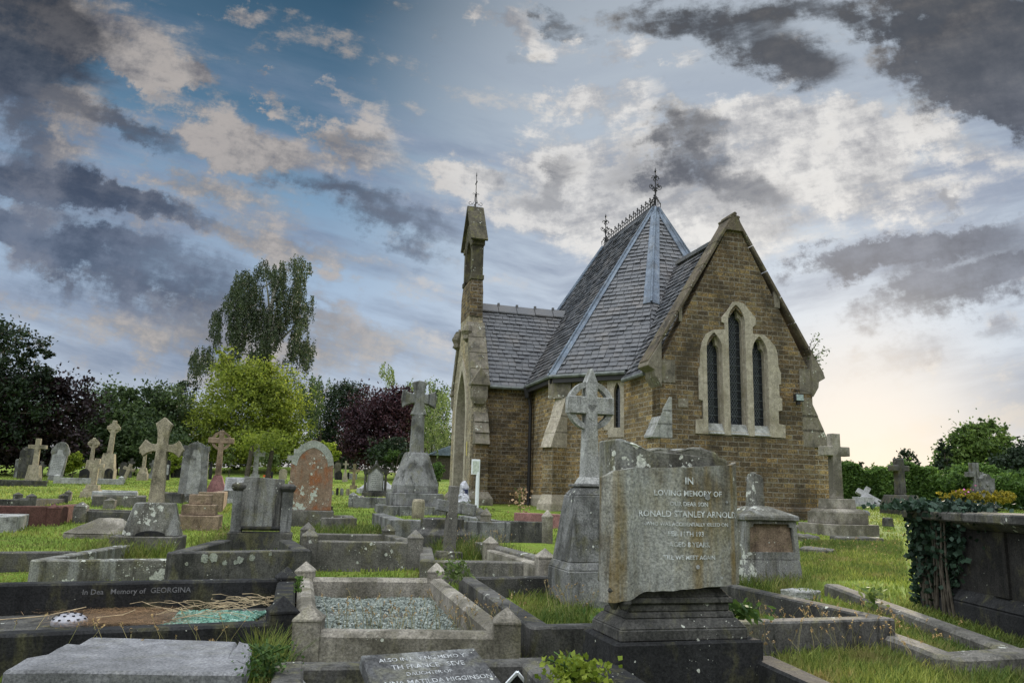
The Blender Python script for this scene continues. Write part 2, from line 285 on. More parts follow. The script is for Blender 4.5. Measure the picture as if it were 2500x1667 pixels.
# chancel: gable, side walls
HOLE = [(-.97, 2.5), (1.02, 2.5), (1.02, 4.3), (.7, 4.72), (.3, 4.75), (.3, 5.15), (0, 5.45), (-.24, 5.15), (-.24, 4.75), (-.6, 4.72), (-.92, 4.3)]
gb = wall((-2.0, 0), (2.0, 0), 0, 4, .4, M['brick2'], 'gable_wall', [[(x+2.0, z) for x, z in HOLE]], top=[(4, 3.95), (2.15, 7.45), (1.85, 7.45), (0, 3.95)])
wall((-2.0, 2.4), (-2.0, .002), 0, 3.9, .35, M['brick'], 'side_wall'); wall((2.0, .002), (2.0, 2.4), 0, 3.9, .35, M['brick'], 'side_wall')
SUR = [(-1.13, 2.42), (1.2, 2.42), (1.21, 2.72), (1.04, 2.74), (1.04, 3.04), (1.14, 3.06), (1.15, 3.34), (1.08, 3.37), (1.08, 3.67), (1.14, 3.69), (1.14, 3.96), (1.08, 4.12), (1.07, 4.43), (1.02, 4.58), (.87, 4.74), (.71, 4.85), (.42, 4.85), (.42, 5.01), (.5, 5.07), (.51, 5.24), (.39, 5.37), (.2, 5.57), (.06, 5.6), (-.09, 5.58), (-.22, 5.39), (-.4, 5.18), (-.4, 5.07), (-.33, 5.04), (-.32, 4.9), (-.63, 4.86), (-.82, 4.74), (-.92, 4.56), (-.98, 4.31), (-.99, 3.98), (-1.03, 3.89), (-1.03, 3.2), (-.93, 3.18), (-.93, 2.76), (-1.12, 2.74)]
wins = [(-.61, .205, 4.40, 4.80), (-.01, .225, 5.1, 5.52), (.59, .205, 4.40, 4.80)]
sur = CB().prism(SUR, -.03, .09, [[(c-w, 2.5), (c+w, 2.5)] + arch(w, zs, za, 8, c) for c, w, zs, za in wins]).build('window_surround', M['dress'], ch, bev=0)
def cusp(c, w, zs, za):
    w -= .02; h = za-zs-.05
    return [(c-w, 2.66), (c+w, 2.66), (c+w, zs-.05), (c+w*.93, zs+.05), (c+w*.72, zs+h*.3), (c+w*.5, zs+h*.34), (c+w*.46, zs+h*.58), (c+w*.3, zs+h*.86), (c, zs+h), (c-w*.3, zs+h*.86), (c-w*.46, zs+h*.58), (c-w*.5, zs+h*.34), (c-w*.72, zs+h*.3), (c-w*.93, zs+.05), (c-w, zs-.05)]
for c, w, zs, za in wins: CB().prism([(c-w-.05, 2.52), (c+w+.05, 2.52), (c+w+.05, zs), (c+w*.6, za), (c+.03, za+.06), (c-.03, za+.06), (c-w*.6, za), (c-w-.05, zs)], .092, .24, [cusp(c, w, zs, za)]).build('tracery', M['dress'], sur)
m = CB()
for c, w, zs, za in wins: m.frus(2.44, 2.68, (c-w, c+w, -.05, .1), (c-w, c+w, .06, .1))
m.build('sill', M['pale'], sur)
for c, w, zs, za in wins:
    g = CB().box(c-w, c+w, .2, .21, 2.6, za).build('lancet_glass', M['glass'], ch); m = CB()
    for k in range(14):
        z = 2.68+k*.2
        if z < za-.15: m.box(c-w+.02, c+w-.02, .183, .189, z-.006, z+.006)
    n = int((zs-2.66)/.105)
    for k in range(n):
        z = 2.66+k*.105
        for s in (1, -1): m.beam((c-s*.1*2*(w-.02)/.4, .192, z), (c+s*.1*2*(w-.02)/.4, .192, z+.33), .011, .004, (0, -1, 0))
    m.build('leading', M['leading'], g)
# coping, kneelers, apex stone
for s in (-1, 1):
    m = CB(); a, b = (s*2.26, 3.98), (s*.06, 7.62); nx, nz = .855*s, .518
    for k in range(6):
        p = [a[0]+(b[0]-a[0])*k/6, a[1]+(b[1]-a[1])*k/6]; q = [a[0]+(b[0]-a[0])*(k+.985)/6, a[1]+(b[1]-a[1])*(k+.985)/6]
        m.prism([(p[0], p[1]), (q[0], q[1]), (q[0]+nx*.075, q[1]+nz*.075), (p[0]+nx*.075, p[1]+nz*.075)], -.06, .42)
    m.build('coping', M['coping'], ch, bev=.012)
    CB().prism([(s*1.98, 3.42), (s*2.14, 3.66), (s*2.16, 3.80), (s*2.34, 3.90), (s*2.30, 4.02), (s*1.98, 4.5)], -.075, .47).build('kneeler', M['weath'], ch, bev=.012)
m = CB().prism([(-.22, 7.36), (.22, 7.36), (.09, 7.74), (-.09, 7.74)], -.08, .48); m.tube([(-.0, -.09, 7.78), (0, .49, 7.78)], .05, 8); m.tube([(-.1, -.085, 7.70), (-.1, .485, 7.70)], .035, 8); m.tube([(.1, -.085, 7.70), (.1, .485, 7.70)], .035, 8)
m.build('apex_stone', M['coping'], ch)
# gable quoins in dressed stone
for x0, x1, z0, z1 in ((-1.98, -1.62, 3.55, 4.05), (1.66, 1.98, 3.5, 4.1), (-1.5, -1.42, 5.0, 5.3), (1.05, 1.2, 5.55, 5.95), (1.72, 1.98, 3.0, 3.35), (-1.55, -1.3, 3.0, 3.2)): CB().box(x0, x1, -.012, .05, z0, z1).build('quoin', M['weath'], ch)
# buttresses of the chancel
for s, mt in ((-1, 'pale'), (1, 'weath')):
    CB().prism([(s*1.99, 0), (s*(2.14 if s < 0 else 2.40), 0), (s*(2.14 if s < 0 else 2.40), 2.2), (s*1.99, 2.2)], .03, .40).build('buttress', M['brick'], ch)
    m = CB(); st = [(2.21, 2.34, 2.06, 2.63), (2.08, 2.62, 1.92, 2.93), (1.95, 2.92, 1.78, 3.22)] if s < 0 else [(2.47, 2.28, 2.27, 2.66), (2.29, 2.64, 2.12, 3.0), (2.14, 2.98, 1.94, 3.38)]; bo = 2.14 if s < 0 else 2.40
    CB().prism([(s*1.7, 2.2), (s*bo, 2.2), (s*bo, 2.3), (s*(bo-.13), 2.62), (s*(bo-.27), 2.94), (s*1.75, 3.1)], .03, .38).build('buttress_core', M['brick'], ch)
    for xa, za, xb, zb in st: m.prism([(s*1.7, za-.05), (s*xa, za-.05), (s*xa, za), (s*xb, zb), (s*1.7, zb)], -.004, .42)
    m.build('buttress_weathering', M[mt], ch, bev=.008)
m = CB()
for s in (1,): m.frus(.74, .84, (-2.0, 2.42, -.09, 0), (-2.0, 2.42, -.03, 0))
m.box(-2.0, 2.43, -.088, .0, .1, .738); m.build('plinth', M['brick2'], ch)
# corner buttress between side and canted wall
def turned(m, u, v, a): m.move(Matrix.Translation((u, v, 0)) @ Matrix.Rotation(a, 4, 'Z')); return m
ba = math.radians(-66)                     # local -y axis looks out of the corner
m = CB().box(-.19, .19, -.42, .3, .0, 2.15); turned(m, *bc, ba).build('buttress', M['brick'], ch)
m = CB()
for ya, za, yb, zb in ((.50, 2.15, .33, 2.58), (.36, 2.52, .14, 3.0), (.17, 2.95, -.05, 3.6)): m.frus(za, zb, (-.20, .20, -ya, .3), (-.20, .20, -yb, .3))
turned(m, *bc, ba).build('buttress_weathering', M['dress'], ch, bev=.006)
m = CB().box(-.27, .27, -.52, .3, .2, .72); m.frus(.72, .98, (-.27, .27, -.52, .3), (-.19, .19, -.42, .3)); turned(m, *bc, ba).build('plinth', M['dress'], ch, bev=.01)
m = CB().box(-.33, .33, -.03, .1, 3.45, 3.95); turned(m, bc[0]-.02, bc[1]-.02, ba+.35).build('quoin', M['weath'], ch)
m = CB().box(-3.30, -3.24, 3.5, 5.7, .2, .86); m.frus(.86, .95, (-3.30, -3.24, 3.5, 5.7), (-3.255, -3.24, 3.5, 5.7)); m.build('plinth', M['dress'], ch)
# ------------------------------------------------------------------ slate roofs
def slates(name, poly, gauge=.148, sw=.215, lift=.032):
    P = [Vector(p) for p in poly]; n = Vector((0, 0, 0))
    for i in range(1, len(P)-1): n += (P[i]-P[0]).cross(P[i+1]-P[0])
    n.normalize()
    if n.z < 0: P.reverse(); n = -n
    h = Vector((0, 0, 1)).cross(n).normalized(); sl = n.cross(h); O = min(P, key=lambda p: p.z)
    X = [(p-O).dot(h) for p in P]; Y = [(p-O).dot(sl) for p in P]; bm = bmesh.new()
    f = bm.faces.new([bm.verts.new(p-n*.012) for p in P])
    rows = int((max(Y)-min(Y))/gauge)+2
    for r in range(-1, rows):
        y = min(Y)+r*gauge+random.uniform(-.004, .004); x = min(X)-random.random()*sw-(r % 2)*sw/2
        while x < max(X):
            w = sw*random.uniform(.86, 1.12); a = random.uniform(-.006, .006); b = lift*random.uniform(.6, 1.4); g = .006; tl = .004
            dy = -.012 if random.random() < .03 else 0
            q = [(x+g, y+a+dy, b), (x+w-g, y-a+dy, b+random.uniform(-.004, .004)), (x+w-g, y+gauge*1.15, tl), (x+g, y+gauge*1.15, tl)]
            top = [bm.verts.new(O+h*i+sl*j+n*k) for i, j, k in q]; lo = [bm.verts.new(O+h*i+sl*j+n*(k-.006)) for i, j, k in q[:2]]
            bm.faces.new(top); bm.faces.new((lo[0], lo[1], top[1], top[0])); x += w
    for i in range(len(P)):
        e = (P[(i+1) % len(P)]-P[i]).normalized(); side = e.cross(n)
        bmesh.ops.bisect_plane(bm, geom=bm.verts[:]+bm.edges[:]+bm.faces[:], plane_co=P[i], plane_no=side, clear_outer=True)
    me = bpy.data.meshes.new(name); bm.transform(Matrix.Translation((0, 0, -CZ))); bm.to_mesh(me); bm.free(); return link(name, me, M['slate'], ch)
A1, A2 = (0, r1, zr), (0, r2, zr); eL = (-Wn, 3.40, ze); eF = (-1.607, 1.425, ze); fL = (-Wn, 9.0, ze); fF = (-1.607, 10.98, ze)
mir = lambda p: (-p[0], p[1], p[2])
slates('roof_slope', [eL, A1, A2, fL]); slates('roof_slope', [eF, A1, eL]); slates('roof_slope', [mir(eF), A1, eF]); slates('roof_slope', [mir(eL), A1, mir(eF)])
slates('roof_slope', [mir(fL), A2, A1, mir(eL)]); slates('roof_slope', [fL, A2, fF]); slates('roof_slope', [fF, A2, mir(fF)]); slates('roof_slope', [mir(fF), A2, mir(fL)])
cr, ce = 7.31, 3.84
slates('roof_slope', [(-2.1, .4, ce), (0, .4, cr), (0, 3.1, cr), (-2.1, 2.6, ce)]); slates('roof_slope', [(2.1, .4, ce), (0, .4, cr), (0, 3.1, cr), (2.1, 2.6, ce)])
pv, pr, pe = 7.1, 6.70, 4.02
slates('roof_slope', [(-4.66, pv-1.42, pe), (-4.66, pv, pr), (-1.75, pv, pr), (-3.42, pv-1.42, pe)]); slates('roof_slope', [(-4.66, pv+1.42, pe), (-4.66, pv, pr), (-1.75, pv, pr), (-3.42, pv+1.42, pe)])
# lead hips with a roll, ridge pieces
def hip(a, b, w0, w1, na, nb, t0=0., t1=1., roll=True):
    a = Vector(a); b = Vector(b); d = b-a; m = CB(); N = 5
    for n in (na, nb):
        n = Vector(n).normalized(); e = d.cross(n).normalized()
        if e.dot(Vector(nb if n == Vector(na).normalized() else na)) > 0: e = -e
        for k in range(N):
            f0, f1 = t0+(t1-t0)*k/N, t0+(t1-t0)*(k+1.03)/N
            p, q = a+d*f0, a+d*min(f1, t1+.01); wa, wb = w0+(w1-w0)*f0, w0+(w1-w0)*f1; o = .042+.012*(N-k)/N
            m.add([p+n*o, q+n*o, q+n*o+e*wb, p+n*o+e*wa, p+n*.01, q+n*.01, q+n*.01+e*wb, p+n*.01+e*wa], [(0, 1, 2, 3), (7, 6, 5, 4), (0, 3, 7, 4), (2, 1, 5, 6), (3, 2, 6, 7), (1, 0, 4, 5)])
    if roll: up = (Vector(na).normalized()+Vector(nb).normalized()).normalized(); m.tube([a+d*t0+up*.05, a+d*t1+up*.05], .035, 8)
    return m.build('hip_flashing', M['lead'], ch, smooth=False)
def nrm(p, q, r):
    n = (Vector(q)-Vector(p)).cross(Vector(r)-Vector(p)).normalized(); return n if n.z > 0 else -n
nS, nB, nC, nD = nrm(eL, A1, A2), nrm(eF, A1, eL), nrm(mir(eF), A1, eF), nrm(mir(eL), A1, mir(eF))
hip(A1, eL, .08, .17, nS, nB, .02); hip(A1, eF, .10, .28, nB, nC, .02, .64); hip(A1, mir(eF), .12, .24, nC, nD, .02); hip(A1, mir(eL), .12, .24, nD, (-nS[0], nS[1], nS[2]), .02)
nF = nrm(fL, A2, fF); hip(A2, fL, .12, .22, nS, nF, .02)
m = CB()
for k in range(9):
    v0 = r1+(r2-r1)*k/9; v1 = r1+(r2-r1)*(k+.98)/9; m.add([(-.15, v0, zr-.2), (0, v0, zr+.05), (.15, v0, zr-.2), (-.15, v1, zr-.2), (0, v1, zr+.05), (.15, v1, zr-.2)], [(0, 1, 4, 3), (1, 2, 5, 4), (0, 2, 1), (3, 4, 5)])
m.build('ridge_tile', M['slate'], ch)
for k in range(5):
    m = CB(); u0 = -4.66+k*.6; u1 = u0+.58
    if u1 > -1.62: u1 = -1.62
    zt = pr+.07+random.uniform(-.012, .012)
    for s in (-1, 1): m.add([(u0, pv, zt), (u1, pv, zt-.01), (u1, pv+s*.17, zt-.26), (u0, pv+s*.17, zt-.25), (u0, pv, zt-.04), (u1, pv, zt-.05), (u1, pv+s*.17, zt-.30), (u0, pv+s*.17, zt-.29)], [(0, 1, 2, 3), (7, 6, 5, 4), (3, 2, 6, 7), (0, 3, 7, 4), (2, 1, 5, 6)])
    m.box(u0-.015, u0+.05, pv-.035, pv+.035, zt-.06, zt+.05); m.build('ridge_tile', M['slate'], ch)
m = CB()
for k in range(4): m.beam((0, .42+k*.62, cr+.09), (0, 1.0+k*.62, cr+.09), .2, .1)
m.build('ridge_tile', M['slate'], ch)
# iron cresting and finials
m = CB(); m.box(-.012, .012, r1, r2, zr+.05, zr+.075); m.box(-.01, .01, r1, r2, zr+.17, zr+.185); n = 26
for k in range(n):
    v = r1+.08+(r2-r1-.16)*k/(n-1); t = .34 if k % 2 == 0 else .24
    m.box(-.009, .009, v-.011, v+.011, zr+.05, zr+t); m.lathe([(.004, zr+t-.03), (.034, zr+t), (.004, zr+t+.05)], 6, 0, v)
    if k % 2 == 0:
        for s in (-1, 1): m.lathe([(.004, zr+t-.075), (.024, zr+t-.05), (.004, zr+t-.025)], 6, 0, v+s*.045)
m.build('ridge_cresting', M['iron'], ch)
def finial(v, k=1.):
    m = CB(); z = zr; m.tube([(0, v, z-.1), (0, v, z+1.08*k)], [.028, .012], 8); m.lathe([(.003, z+1.02*k), (.035, z+1.08*k), (.003, z+1.2*k)], 8, 0, v)
    for s in (-1, 1):
        for ax in (0, 1):
            w = lambda d, h: (s*d, v, z+h) if ax == 0 else (0, v+s*d, z+h)
            sp = [w(.13*k+.095*k*(1-i/30)*math.cos(math.radians(200+i*17)), .60*k+.095*k*(1-i/30)*math.sin(math.radians(200+i*17))) for i in range(24)]
            m.tube([w(.01, .36*k)]+sp, .011, 5)
            m.tube([w(.0, .84*k), w(.05, .93*k), w(.10, .92*k), w(.115, .87*k)], .014, 5)
            for d, h, r in ((.115, .86, .024), (.13, .60, .03), (.05, .47, .02), (.09, .17, .03), (.15, .08, .03), (.07, .24, .025), (.06, .80, .022)):
                q = w(d*k, h*k); m.lathe([(.003, q[2]-r), (r, q[2]), (.003, q[2]+r)], 6, q[0], q[1])
            m.tube([w(0, .28*k), w(.1*k, .16*k), w(.16*k, .06*k), w(.15*k, -.06*k)], .014, 5)
    return m.build('finial', M['iron'], ch)
finial(r1); finial(r2, .92)
# gutters, downpipe
def gut(a, b): return CB().tube([a, b], .055, 8).build('gutter', M['gutter'], ch)
gut((-3.53, 3.4, ze-.06), (-3.53, 5.72, ze-.06)); gut((-3.53, 3.38, ze-.06), (-2.05, 1.83, ze-.06)); gut((-4.6, 5.64, pe-.05), (-3.5, 5.64, pe-.05)); gut((-2.17, 1.7, ce-.05), (-2.17, .45, ce-.05))
m = CB(); m.beam((-3.44, 3.42, ze-.03), (-3.44, 9, ze-.03), .12, .2); m.beam((-3.42, 3.36, ze-.03), (-1.58, 1.48, ze-.03), .12, .2); m.build('eaves_board', M['iron'], ch)
m = CB(); m.tube([(-3.50, 5.58, 4.0), (-3.40, 5.60, 3.6), (-3.37, 5.60, 3.4), (-3.37, 5.60, .75), (-3.42, 5.5, .6)], .05, 8); m.lathe([(.08, 3.7), (.13, 4.0)], 8, -3.47, 5.58)
for z in (1.2, 2.2, 3.2): m.lathe([(.065, z), (.065, z+.07)], 8, -3.37, 5.60)
m.build('downpipe', M['iron'], ch)
# ------------------------------------------------------------------ porch
pn, pf = pv-1.3, pv+1.3
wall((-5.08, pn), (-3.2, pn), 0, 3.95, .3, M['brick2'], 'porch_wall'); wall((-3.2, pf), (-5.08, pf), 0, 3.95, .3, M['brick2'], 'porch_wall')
def porchface(m): m.move(Matrix(((0, 1, 0, -5.1), (-1, 0, 0, pv), (0, 0, 1, 0), (0, 0, 0, 1)))); return m    # x -> -v, y -> inward (+u)
ap = [(-.70, -.1), (.70, -.1)] + arch(.70, 3.0, 4.62, 10)
g = CB().prism([(-1.45, 0), (1.45, 0), (1.42, 4.0), (.62, 5.7), (.62, 6.2), (-.62, 6.2), (-.62, 5.7), (-1.42, 4.0)], .0, .42, [[(-.86, -.1), (.86, -.1)] + arch(.86, 3.0, 4.9, 10)]); porchface(g).build('porch_gable', M['rubble'], ch)
m = CB().prism([(-.90, 0), (-.70, 0)] + [(-x, z) for x, z in arch(.70, 3.0, 4.62, 10)] + [(.70, 0), (.90, 0)] + arch(.90, 3.0, 4.97, 10), -.03, .40); porchface(m).build('arch_dressing', M['dress'], ch)
m = CB().prism([(-.66, .3), (.66, .3)] + arch(.66, 3.0, 4.5, 8), .50, .56); porchface(m).build('inner_door', M['iron'], ch)
for s in (-1, 1):                          # coping of the porch gable with a gableted kneeler
    m = CB(); a, b = Vector((s*1.56, 3.95)), Vector((s*.60, 6.0)); n = Vector((s*.905, .425))
    for k in range(4):
        p, q = a+(b-a)*k/4, a+(b-a)*(k+.98)/4; m.prism([tuple(p-n*.14), tuple(q-n*.14), tuple(q+n*.06), tuple(p+n*.06)], -.06, .48)
    porchface(m).build('coping', M['weath'], ch, bev=.01)
    m = CB().box(s*1.46-.14, s*1.46+.14, -.03, .42, 3.62, 3.98); m.box(s*1.46-.19, s*1.46+.19, -.08, .48, 3.98, 4.04); m.cf(3.44, 3.62, .18, .3, .28, .45, s*1.46, .2)
    m.add([(s*1.46-.19, -.08, 4.04), (s*1.46+.19, -.08, 4.04), (s*1.46+.19, .48, 4.04), (s*1.46-.19, .48, 4.04), (s*1.46-.19, .2, 4.5), (s*1.46+.19, .2, 4.5)], [(0, 1, 5, 4), (2, 3, 4, 5), (0, 4, 3), (1, 2, 5)])
    porchface(m).build('kneeler', M['weath'], ch, bev=.008)
    m = CB()
    for z0, z1, d0, d1 in ((2.3, 2.66, .52, .36), (2.62, 2.98, .42, .24), (2.94, 3.36, .30, .04)): m.frus(z0, z1, (s*1.3-.0, s*(1.3+d0), .06, .48), (s*1.3, s*(1.3+d1), .06, .48)) if s > 0 else m.frus(z0, z1, (s*(1.3+d0), s*1.3, .06, .48), (s*(1.3+d1), s*1.3, .06, .48))
    porchface(m).build('buttress_weathering', M['weath'], ch, bev=.008)
    xs = sorted((s*1.28, s*1.74)); m = CB().box(xs[0], xs[1], .08, .46, 0, 2.3); porchface(m).build('buttress', M['brick2'], ch)
    xs = sorted((s*1.28, s*1.90)); m = CB().frus(.0, .8, (xs[0], xs[1], -.1, .6), (xs[0], xs[1], -.1, .6)); m.frus(.8, 1.0, (xs[0], xs[1], -.1, .6), (min(s*1.28, s*1.76), max(s*1.28, s*1.76), .05, .48)); porchface(m).build('plinth', M['weath'], ch, bev=.01)
    m = CB().lathe([(.02, 5.35), (.13, 5.45), (.1, 5.55), (.16, 5.68), (.10, 5.85), (.02, 5.95)], 9, s*.75, -.08); porchface(m).build('label_stop', M['weath'], ch, rough=.03)
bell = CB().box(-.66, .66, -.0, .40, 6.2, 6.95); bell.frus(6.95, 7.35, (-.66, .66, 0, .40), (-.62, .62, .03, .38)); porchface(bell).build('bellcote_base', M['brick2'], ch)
m = CB().prism([(-.60, 7.35), (-.38, 7.35)] + [(-x, z) for x, z in arch(.38, 8.1, 8.75, 7)] + [(.38, 7.35), (.60, 7.35), (.60, 8.7), (.3, 9.3), (-.3, 9.3), (-.60, 8.7)], .03, .38); porchface(m).build('bellcote_arch', M['mossy'], ch)
for x0, x1, za, zb in ((-.66, -.38, 7.35, 7.5), (.38, .66, 7.35, 7.5), (-.65, -.4, 8.45, 8.62), (.4, .65, 8.45, 8.62)): porchface(CB().box(x0, x1, 0, .41, za, zb)).build('bellcote_moulding', M['mossy'], ch, bev=.01)
m = CB()
for s in (-1, 1): m.prism([(s*.80, 8.60), (s*.74, 8.56), (0, 9.80), (0, 9.92)], -.07, .47)
porchface(m).build('bellcote_roof', M['mossy'], ch, bev=.01)
m = CB(); m.tube([(0, .2, 9.85), (0, .2, 10.95)], [.018, .009], 6); m.box(-.13, .13, .19, .21, 10.70, 10.74); m.lathe([(.002, 10.9), (.02, 10.96), (.002, 11.1)], 6, 0, .2)
for s in (-1, 1):
    for ax in (0, 1):
        w = (lambda d, h: (s*d, .2, h)) if ax == 0 else (lambda d, h: (0, .2+s*d, h))
        m.tube([w(.02, 10.35), w(.04, 10.1), w(.10, 9.97)] + [w(.17+.05*math.cos(math.radians(200-i*40)), 9.99-.05*math.sin(math.radians(200-i*40))+.02) for i in range(9)], .008, 5)
        m.tube([w(.01, 10.25), w(.05, 10.36), w(.09, 10.37), w(.10, 10.33), w(.075, 10.31)], .007, 5)
porchface(m).build('finial', M['iron'], ch)
# floodlight under the kneeler
m = CB().box(1.40, 1.62, -.20, -.10, 3.28, 3.46); m.tube([(1.5, 0, 3.56), (1.5, -.12, 3.56), (1.5, -.14, 3.45)], .012, 5); m.box(1.45, 1.53, -.19, -.12, 3.2, 3.27); m.tube([(1.5, -.01, 3.56), (1.75, -.01, 3.58), (1.95, -.01, 3.52)], .008, 5)
fl = m.build('floodlight', M['iron'], ch, bev=.008); CB().box(1.42, 1.60, -.215, -.199, 3.30, 3.44).build('lens', M['lens'], fl)
m = CB().box(1.07, 1.13, -.035, -.028, 2.0, 2.4); porchface(m).build('notice_plate', plain('yellow_plate', (.6, .5, .12), .5), ch)
# ------------------------------------------------------------------ graves
def worn():
    t = NT('worn_letters_white'); p = t.pos(); x = t.mix(t.step(t.noise(p, 38, 4, .7), .42, .6), (.38, .385, .36), (.66, .68, .68)); return t.fin(x, .8, .2)
M['letterworn'] = worn(); M['stalk'] = leafmat('dry_stalk', (.12, .13, .05), (.32, .27, .13), .1); M['streaked'] = stone('streaked_stone', (.20, .195, .18), dirt=(.045, .043, .04), amt=.5, streak=.9, spots=.4, mossamt=.35, wash=.25)
def text(lines, parent, mat, place=None, name='inscription', depth=.002):
    """lines: (string, size, x, z) lettering cut on a face; place maps (x, z) to a point"""
    m = MB()
    for body, size, x, z in lines:
        cu = bpy.data.curves.new('t', 'FONT'); cu.body = body; cu.size = size; cu.align_x = 'CENTER'; cu.offset = size*.012; cu.resolution_u = 2; o = bpy.data.objects.new('t', cu); COL.objects.link(o)
        bpy.context.view_layer.update(); me = o.to_mesh(); vs = [(p.co.x+x, p.co.y+z) for p in me.vertices]; fs = [tuple(p.vertices) for p in me.polygons]; o.to_mesh_clear()
        bpy.data.objects.remove(o); bpy.data.curves.remove(cu)
        m.add([place(a, b) if place else (a, -depth, b) for a, b in vs], fs)
    me = bpy.data.meshes.new(name); me.from_pydata(m.v, [], m.f); return link(name, me, mat, parent)
def worn_lines(parent, rows, y, mat, place=None):       # weathered lettering too faint to read
    m = MB()
    for z, x0, x1, h in rows:
        x = x0
        while x < x1:
            w = random.uniform(.5, 1.6)*h*1.6; m.box(x, min(x+w, x1), y-.002, y, z, z+h*.7); x += w+h*random.uniform(.5, .9)
    return m.build('inscription', mat, parent)
def on(px, py): p = B(px, py); return p, p.y/FQ
def kerbs(label, A, Bq, Cq, Dq, h=.2, w=.13, mat='kerb', posts=None, ph=.34, sides='FRBL', z0=None, pw=.16, group='kerbed graves', pmat=None, cat='grave kerb', bev=.012):
    """corners front-left, front-right, back-right, back-left"""
    P = [Vector((p.x, p.y, 0)) for p in (A, Bq, Cq, Dq)]; c = sum(P, Vector())/4; z = gz(c.x, c.y) if z0 is None else z0
    t = thing('grave_kerb', label, cat, (c.x, c.y, z), 0, group); Q = [p-c for p in P]
    for i, k in enumerate('FRBL'):
        if k not in sides: continue
        a, b = Q[i], Q[(i+1) % 4]; d = (b-a).normalized()*(w*.5); hh = h[i] if isinstance(h, (list, tuple)) else h
        e = .003*(i % 2)
        m = MB(); m.beam(a-d+Vector((0, 0, hh+e)), b+d+Vector((0, 0, hh+e)), w, hh+.35); m.build('kerb', M[mat], t, bev=bev, rough=.004)
    for i in (posts or ()):
        m = MB(); m.pyr(Q[i].x, Q[i].y, -.3, pw, ph*.74, ph*.78, ph, .004); i0 = 0
        d = (Q[1]-Q[0]).normalized(); m.move(Matrix.Translation(Q[i]) @ Matrix.Rotation(math.atan2(d.y, d.x), 4, 'Z') @ Matrix.Translation(-Q[i])); m.build('post', M[pmat or mat], t, bev=.008, rough=.003)
    return t
# --- gravel grave in the foreground, with four pyramid posts
FL, FR, BR, BL = T(757, 1483, .34), T(1238, 1491, .34), T(1066, 1379, .34), T(747, 1376, .34)
kg = kerbs('pale kerbed grave with four pyramid corner posts, filled with grey green gravel', FL, FR, BR, BL, .205, .13, 'cream', (0, 1, 2, 3), .34, pw=.15, bev=.03)
def inset(P, d): c = sum(P, Vector())/4; return [p+(c-p).normalized()*d for p in P]
gq = inset([Vector((p.x, p.y, 0)) for p in (FL, FR, BR, BL)], .09)
def inquad(x, y, Q):
    r = np.ones(np.shape(x), bool)
    for i in range(len(Q)):
        a, b = Q[i], Q[(i+1) % len(Q)]; r &= ((b[0]-a[0])*(y-a[1])-(b[1]-a[1])*(x-a[0])) > 0
    return r
def fillquad(Q, n):
    xs = [q[0] for q in Q]; ys = [q[1] for q in Q]; x = rng.uniform(min(xs), max(xs), n*3); y = rng.uniform(min(ys), max(ys), n*3); k = inquad(x, y, Q); return np.stack([x[k], y[k]], 1)[:n]
def chips(name, Q, n, size, z, mat, label):
    p = fillquad(Q, n); n = len(p); tet = np.array([[1, 0, 0], [-.5, .85, 0], [-.5, -.85, 0], [.1, .1, 1]]); V = []
    me = bpy.data.meshes.new(name); vs = []; fs = []
    for i in range(n):
        s = size*random.uniform(.6, 1.5); R = Matrix.Rotation(random.random()*6.28, 3, 'Z') @ Matrix.Rotation(random.uniform(-.7, .7), 3, 'X'); hz = z+.025*noise.noise((p[i, 0]*2.2, p[i, 1]*2.2, 0))+random.random()*size*.6; b = len(vs)
        for q in ((-1, -.6, -.3), (1, -.5, -.3), (.9, .6, -.3), (-.8, .7, -.3), (-.5, -.3, .45), (.6, -.2, .35), (.4, .4, .5), (-.4, .4, .35)):
            w = R @ Vector((q[0]*s*random.uniform(.7, 1.1), q[1]*s, q[2]*s)); vs.append((p[i, 0]+w.x, p[i, 1]+w.y, hz+w.z))
        fs += [(b+4, b+5, b+6, b+7), (b, b+1, b+5, b+4), (b+1, b+2, b+6, b+5), (b+2, b+3, b+7, b+6), (b+3, b, b+4, b+7)]
    me.from_pydata(vs, [], fs); o = link(name, me, mat); return tag(o, label, 'gravel', None, 'stuff')
def chipmat(name, a, b, c):
    t = NT(name); g = t.new('ShaderNodeNewGeometry'); r = g.outputs['Random Per Island']
    x = t.mix(t.step(r, 0., .6), a, b); x = t.mix(t.step(r, .75, .95), x, c); return t.fin(x, .75, .3)
chips('gravel', gq, 7500, .0125, .065, chipmat('gravel_chips', (.06, .072, .06), (.175, .198, .17), (.30, .32, .285)), 'grey green gravel chippings inside the pale kerbed grave')
MB().zprism([(p.x, p.y) for p in gq], -.2, .06).build('soil', M['dark']); tag(bpy.data.objects['soil'], 'soil bed under the gravel', 'soil', None, 'structure')
# --- dark grave on the left with lettered back kerb
gFR, gBR = T(693, 1456, .36), T(702, 1384, .36); gFL, gBL = T(-330, 1550, .24), T(-160, 1430, .26); gFR2, gBR2 = gFR, gBR
dk = kerbs('black kerbed grave with lettering on its back kerb and two dark pyramid posts', gFL, gFR, gBR, gBL, [.22, .25, .265, .22], .14, 'black', (1, 2), .36, pw=.16, bev=.015)
bd = (gBR-gBL); bd.z = 0; bL = bd.length; bd.normalize()
c0 = dk.location
def on_back(x, z): q = Vector((gBR.x, gBR.y, 0))-bd*(bL*0)-Vector((c0.x, c0.y, 0)); nn = Vector((bd.y, -bd.x, 0)); p = q+bd*x+nn*.0735; return (p.x, p.y, z)
def xb(px):            # pixel to a length along the back kerb, from its right end
    p = T(px, 1430, .22); return (Vector((p.x, p.y, 0))-Vector((gBR.x, gBR.y, 0))).dot(bd)
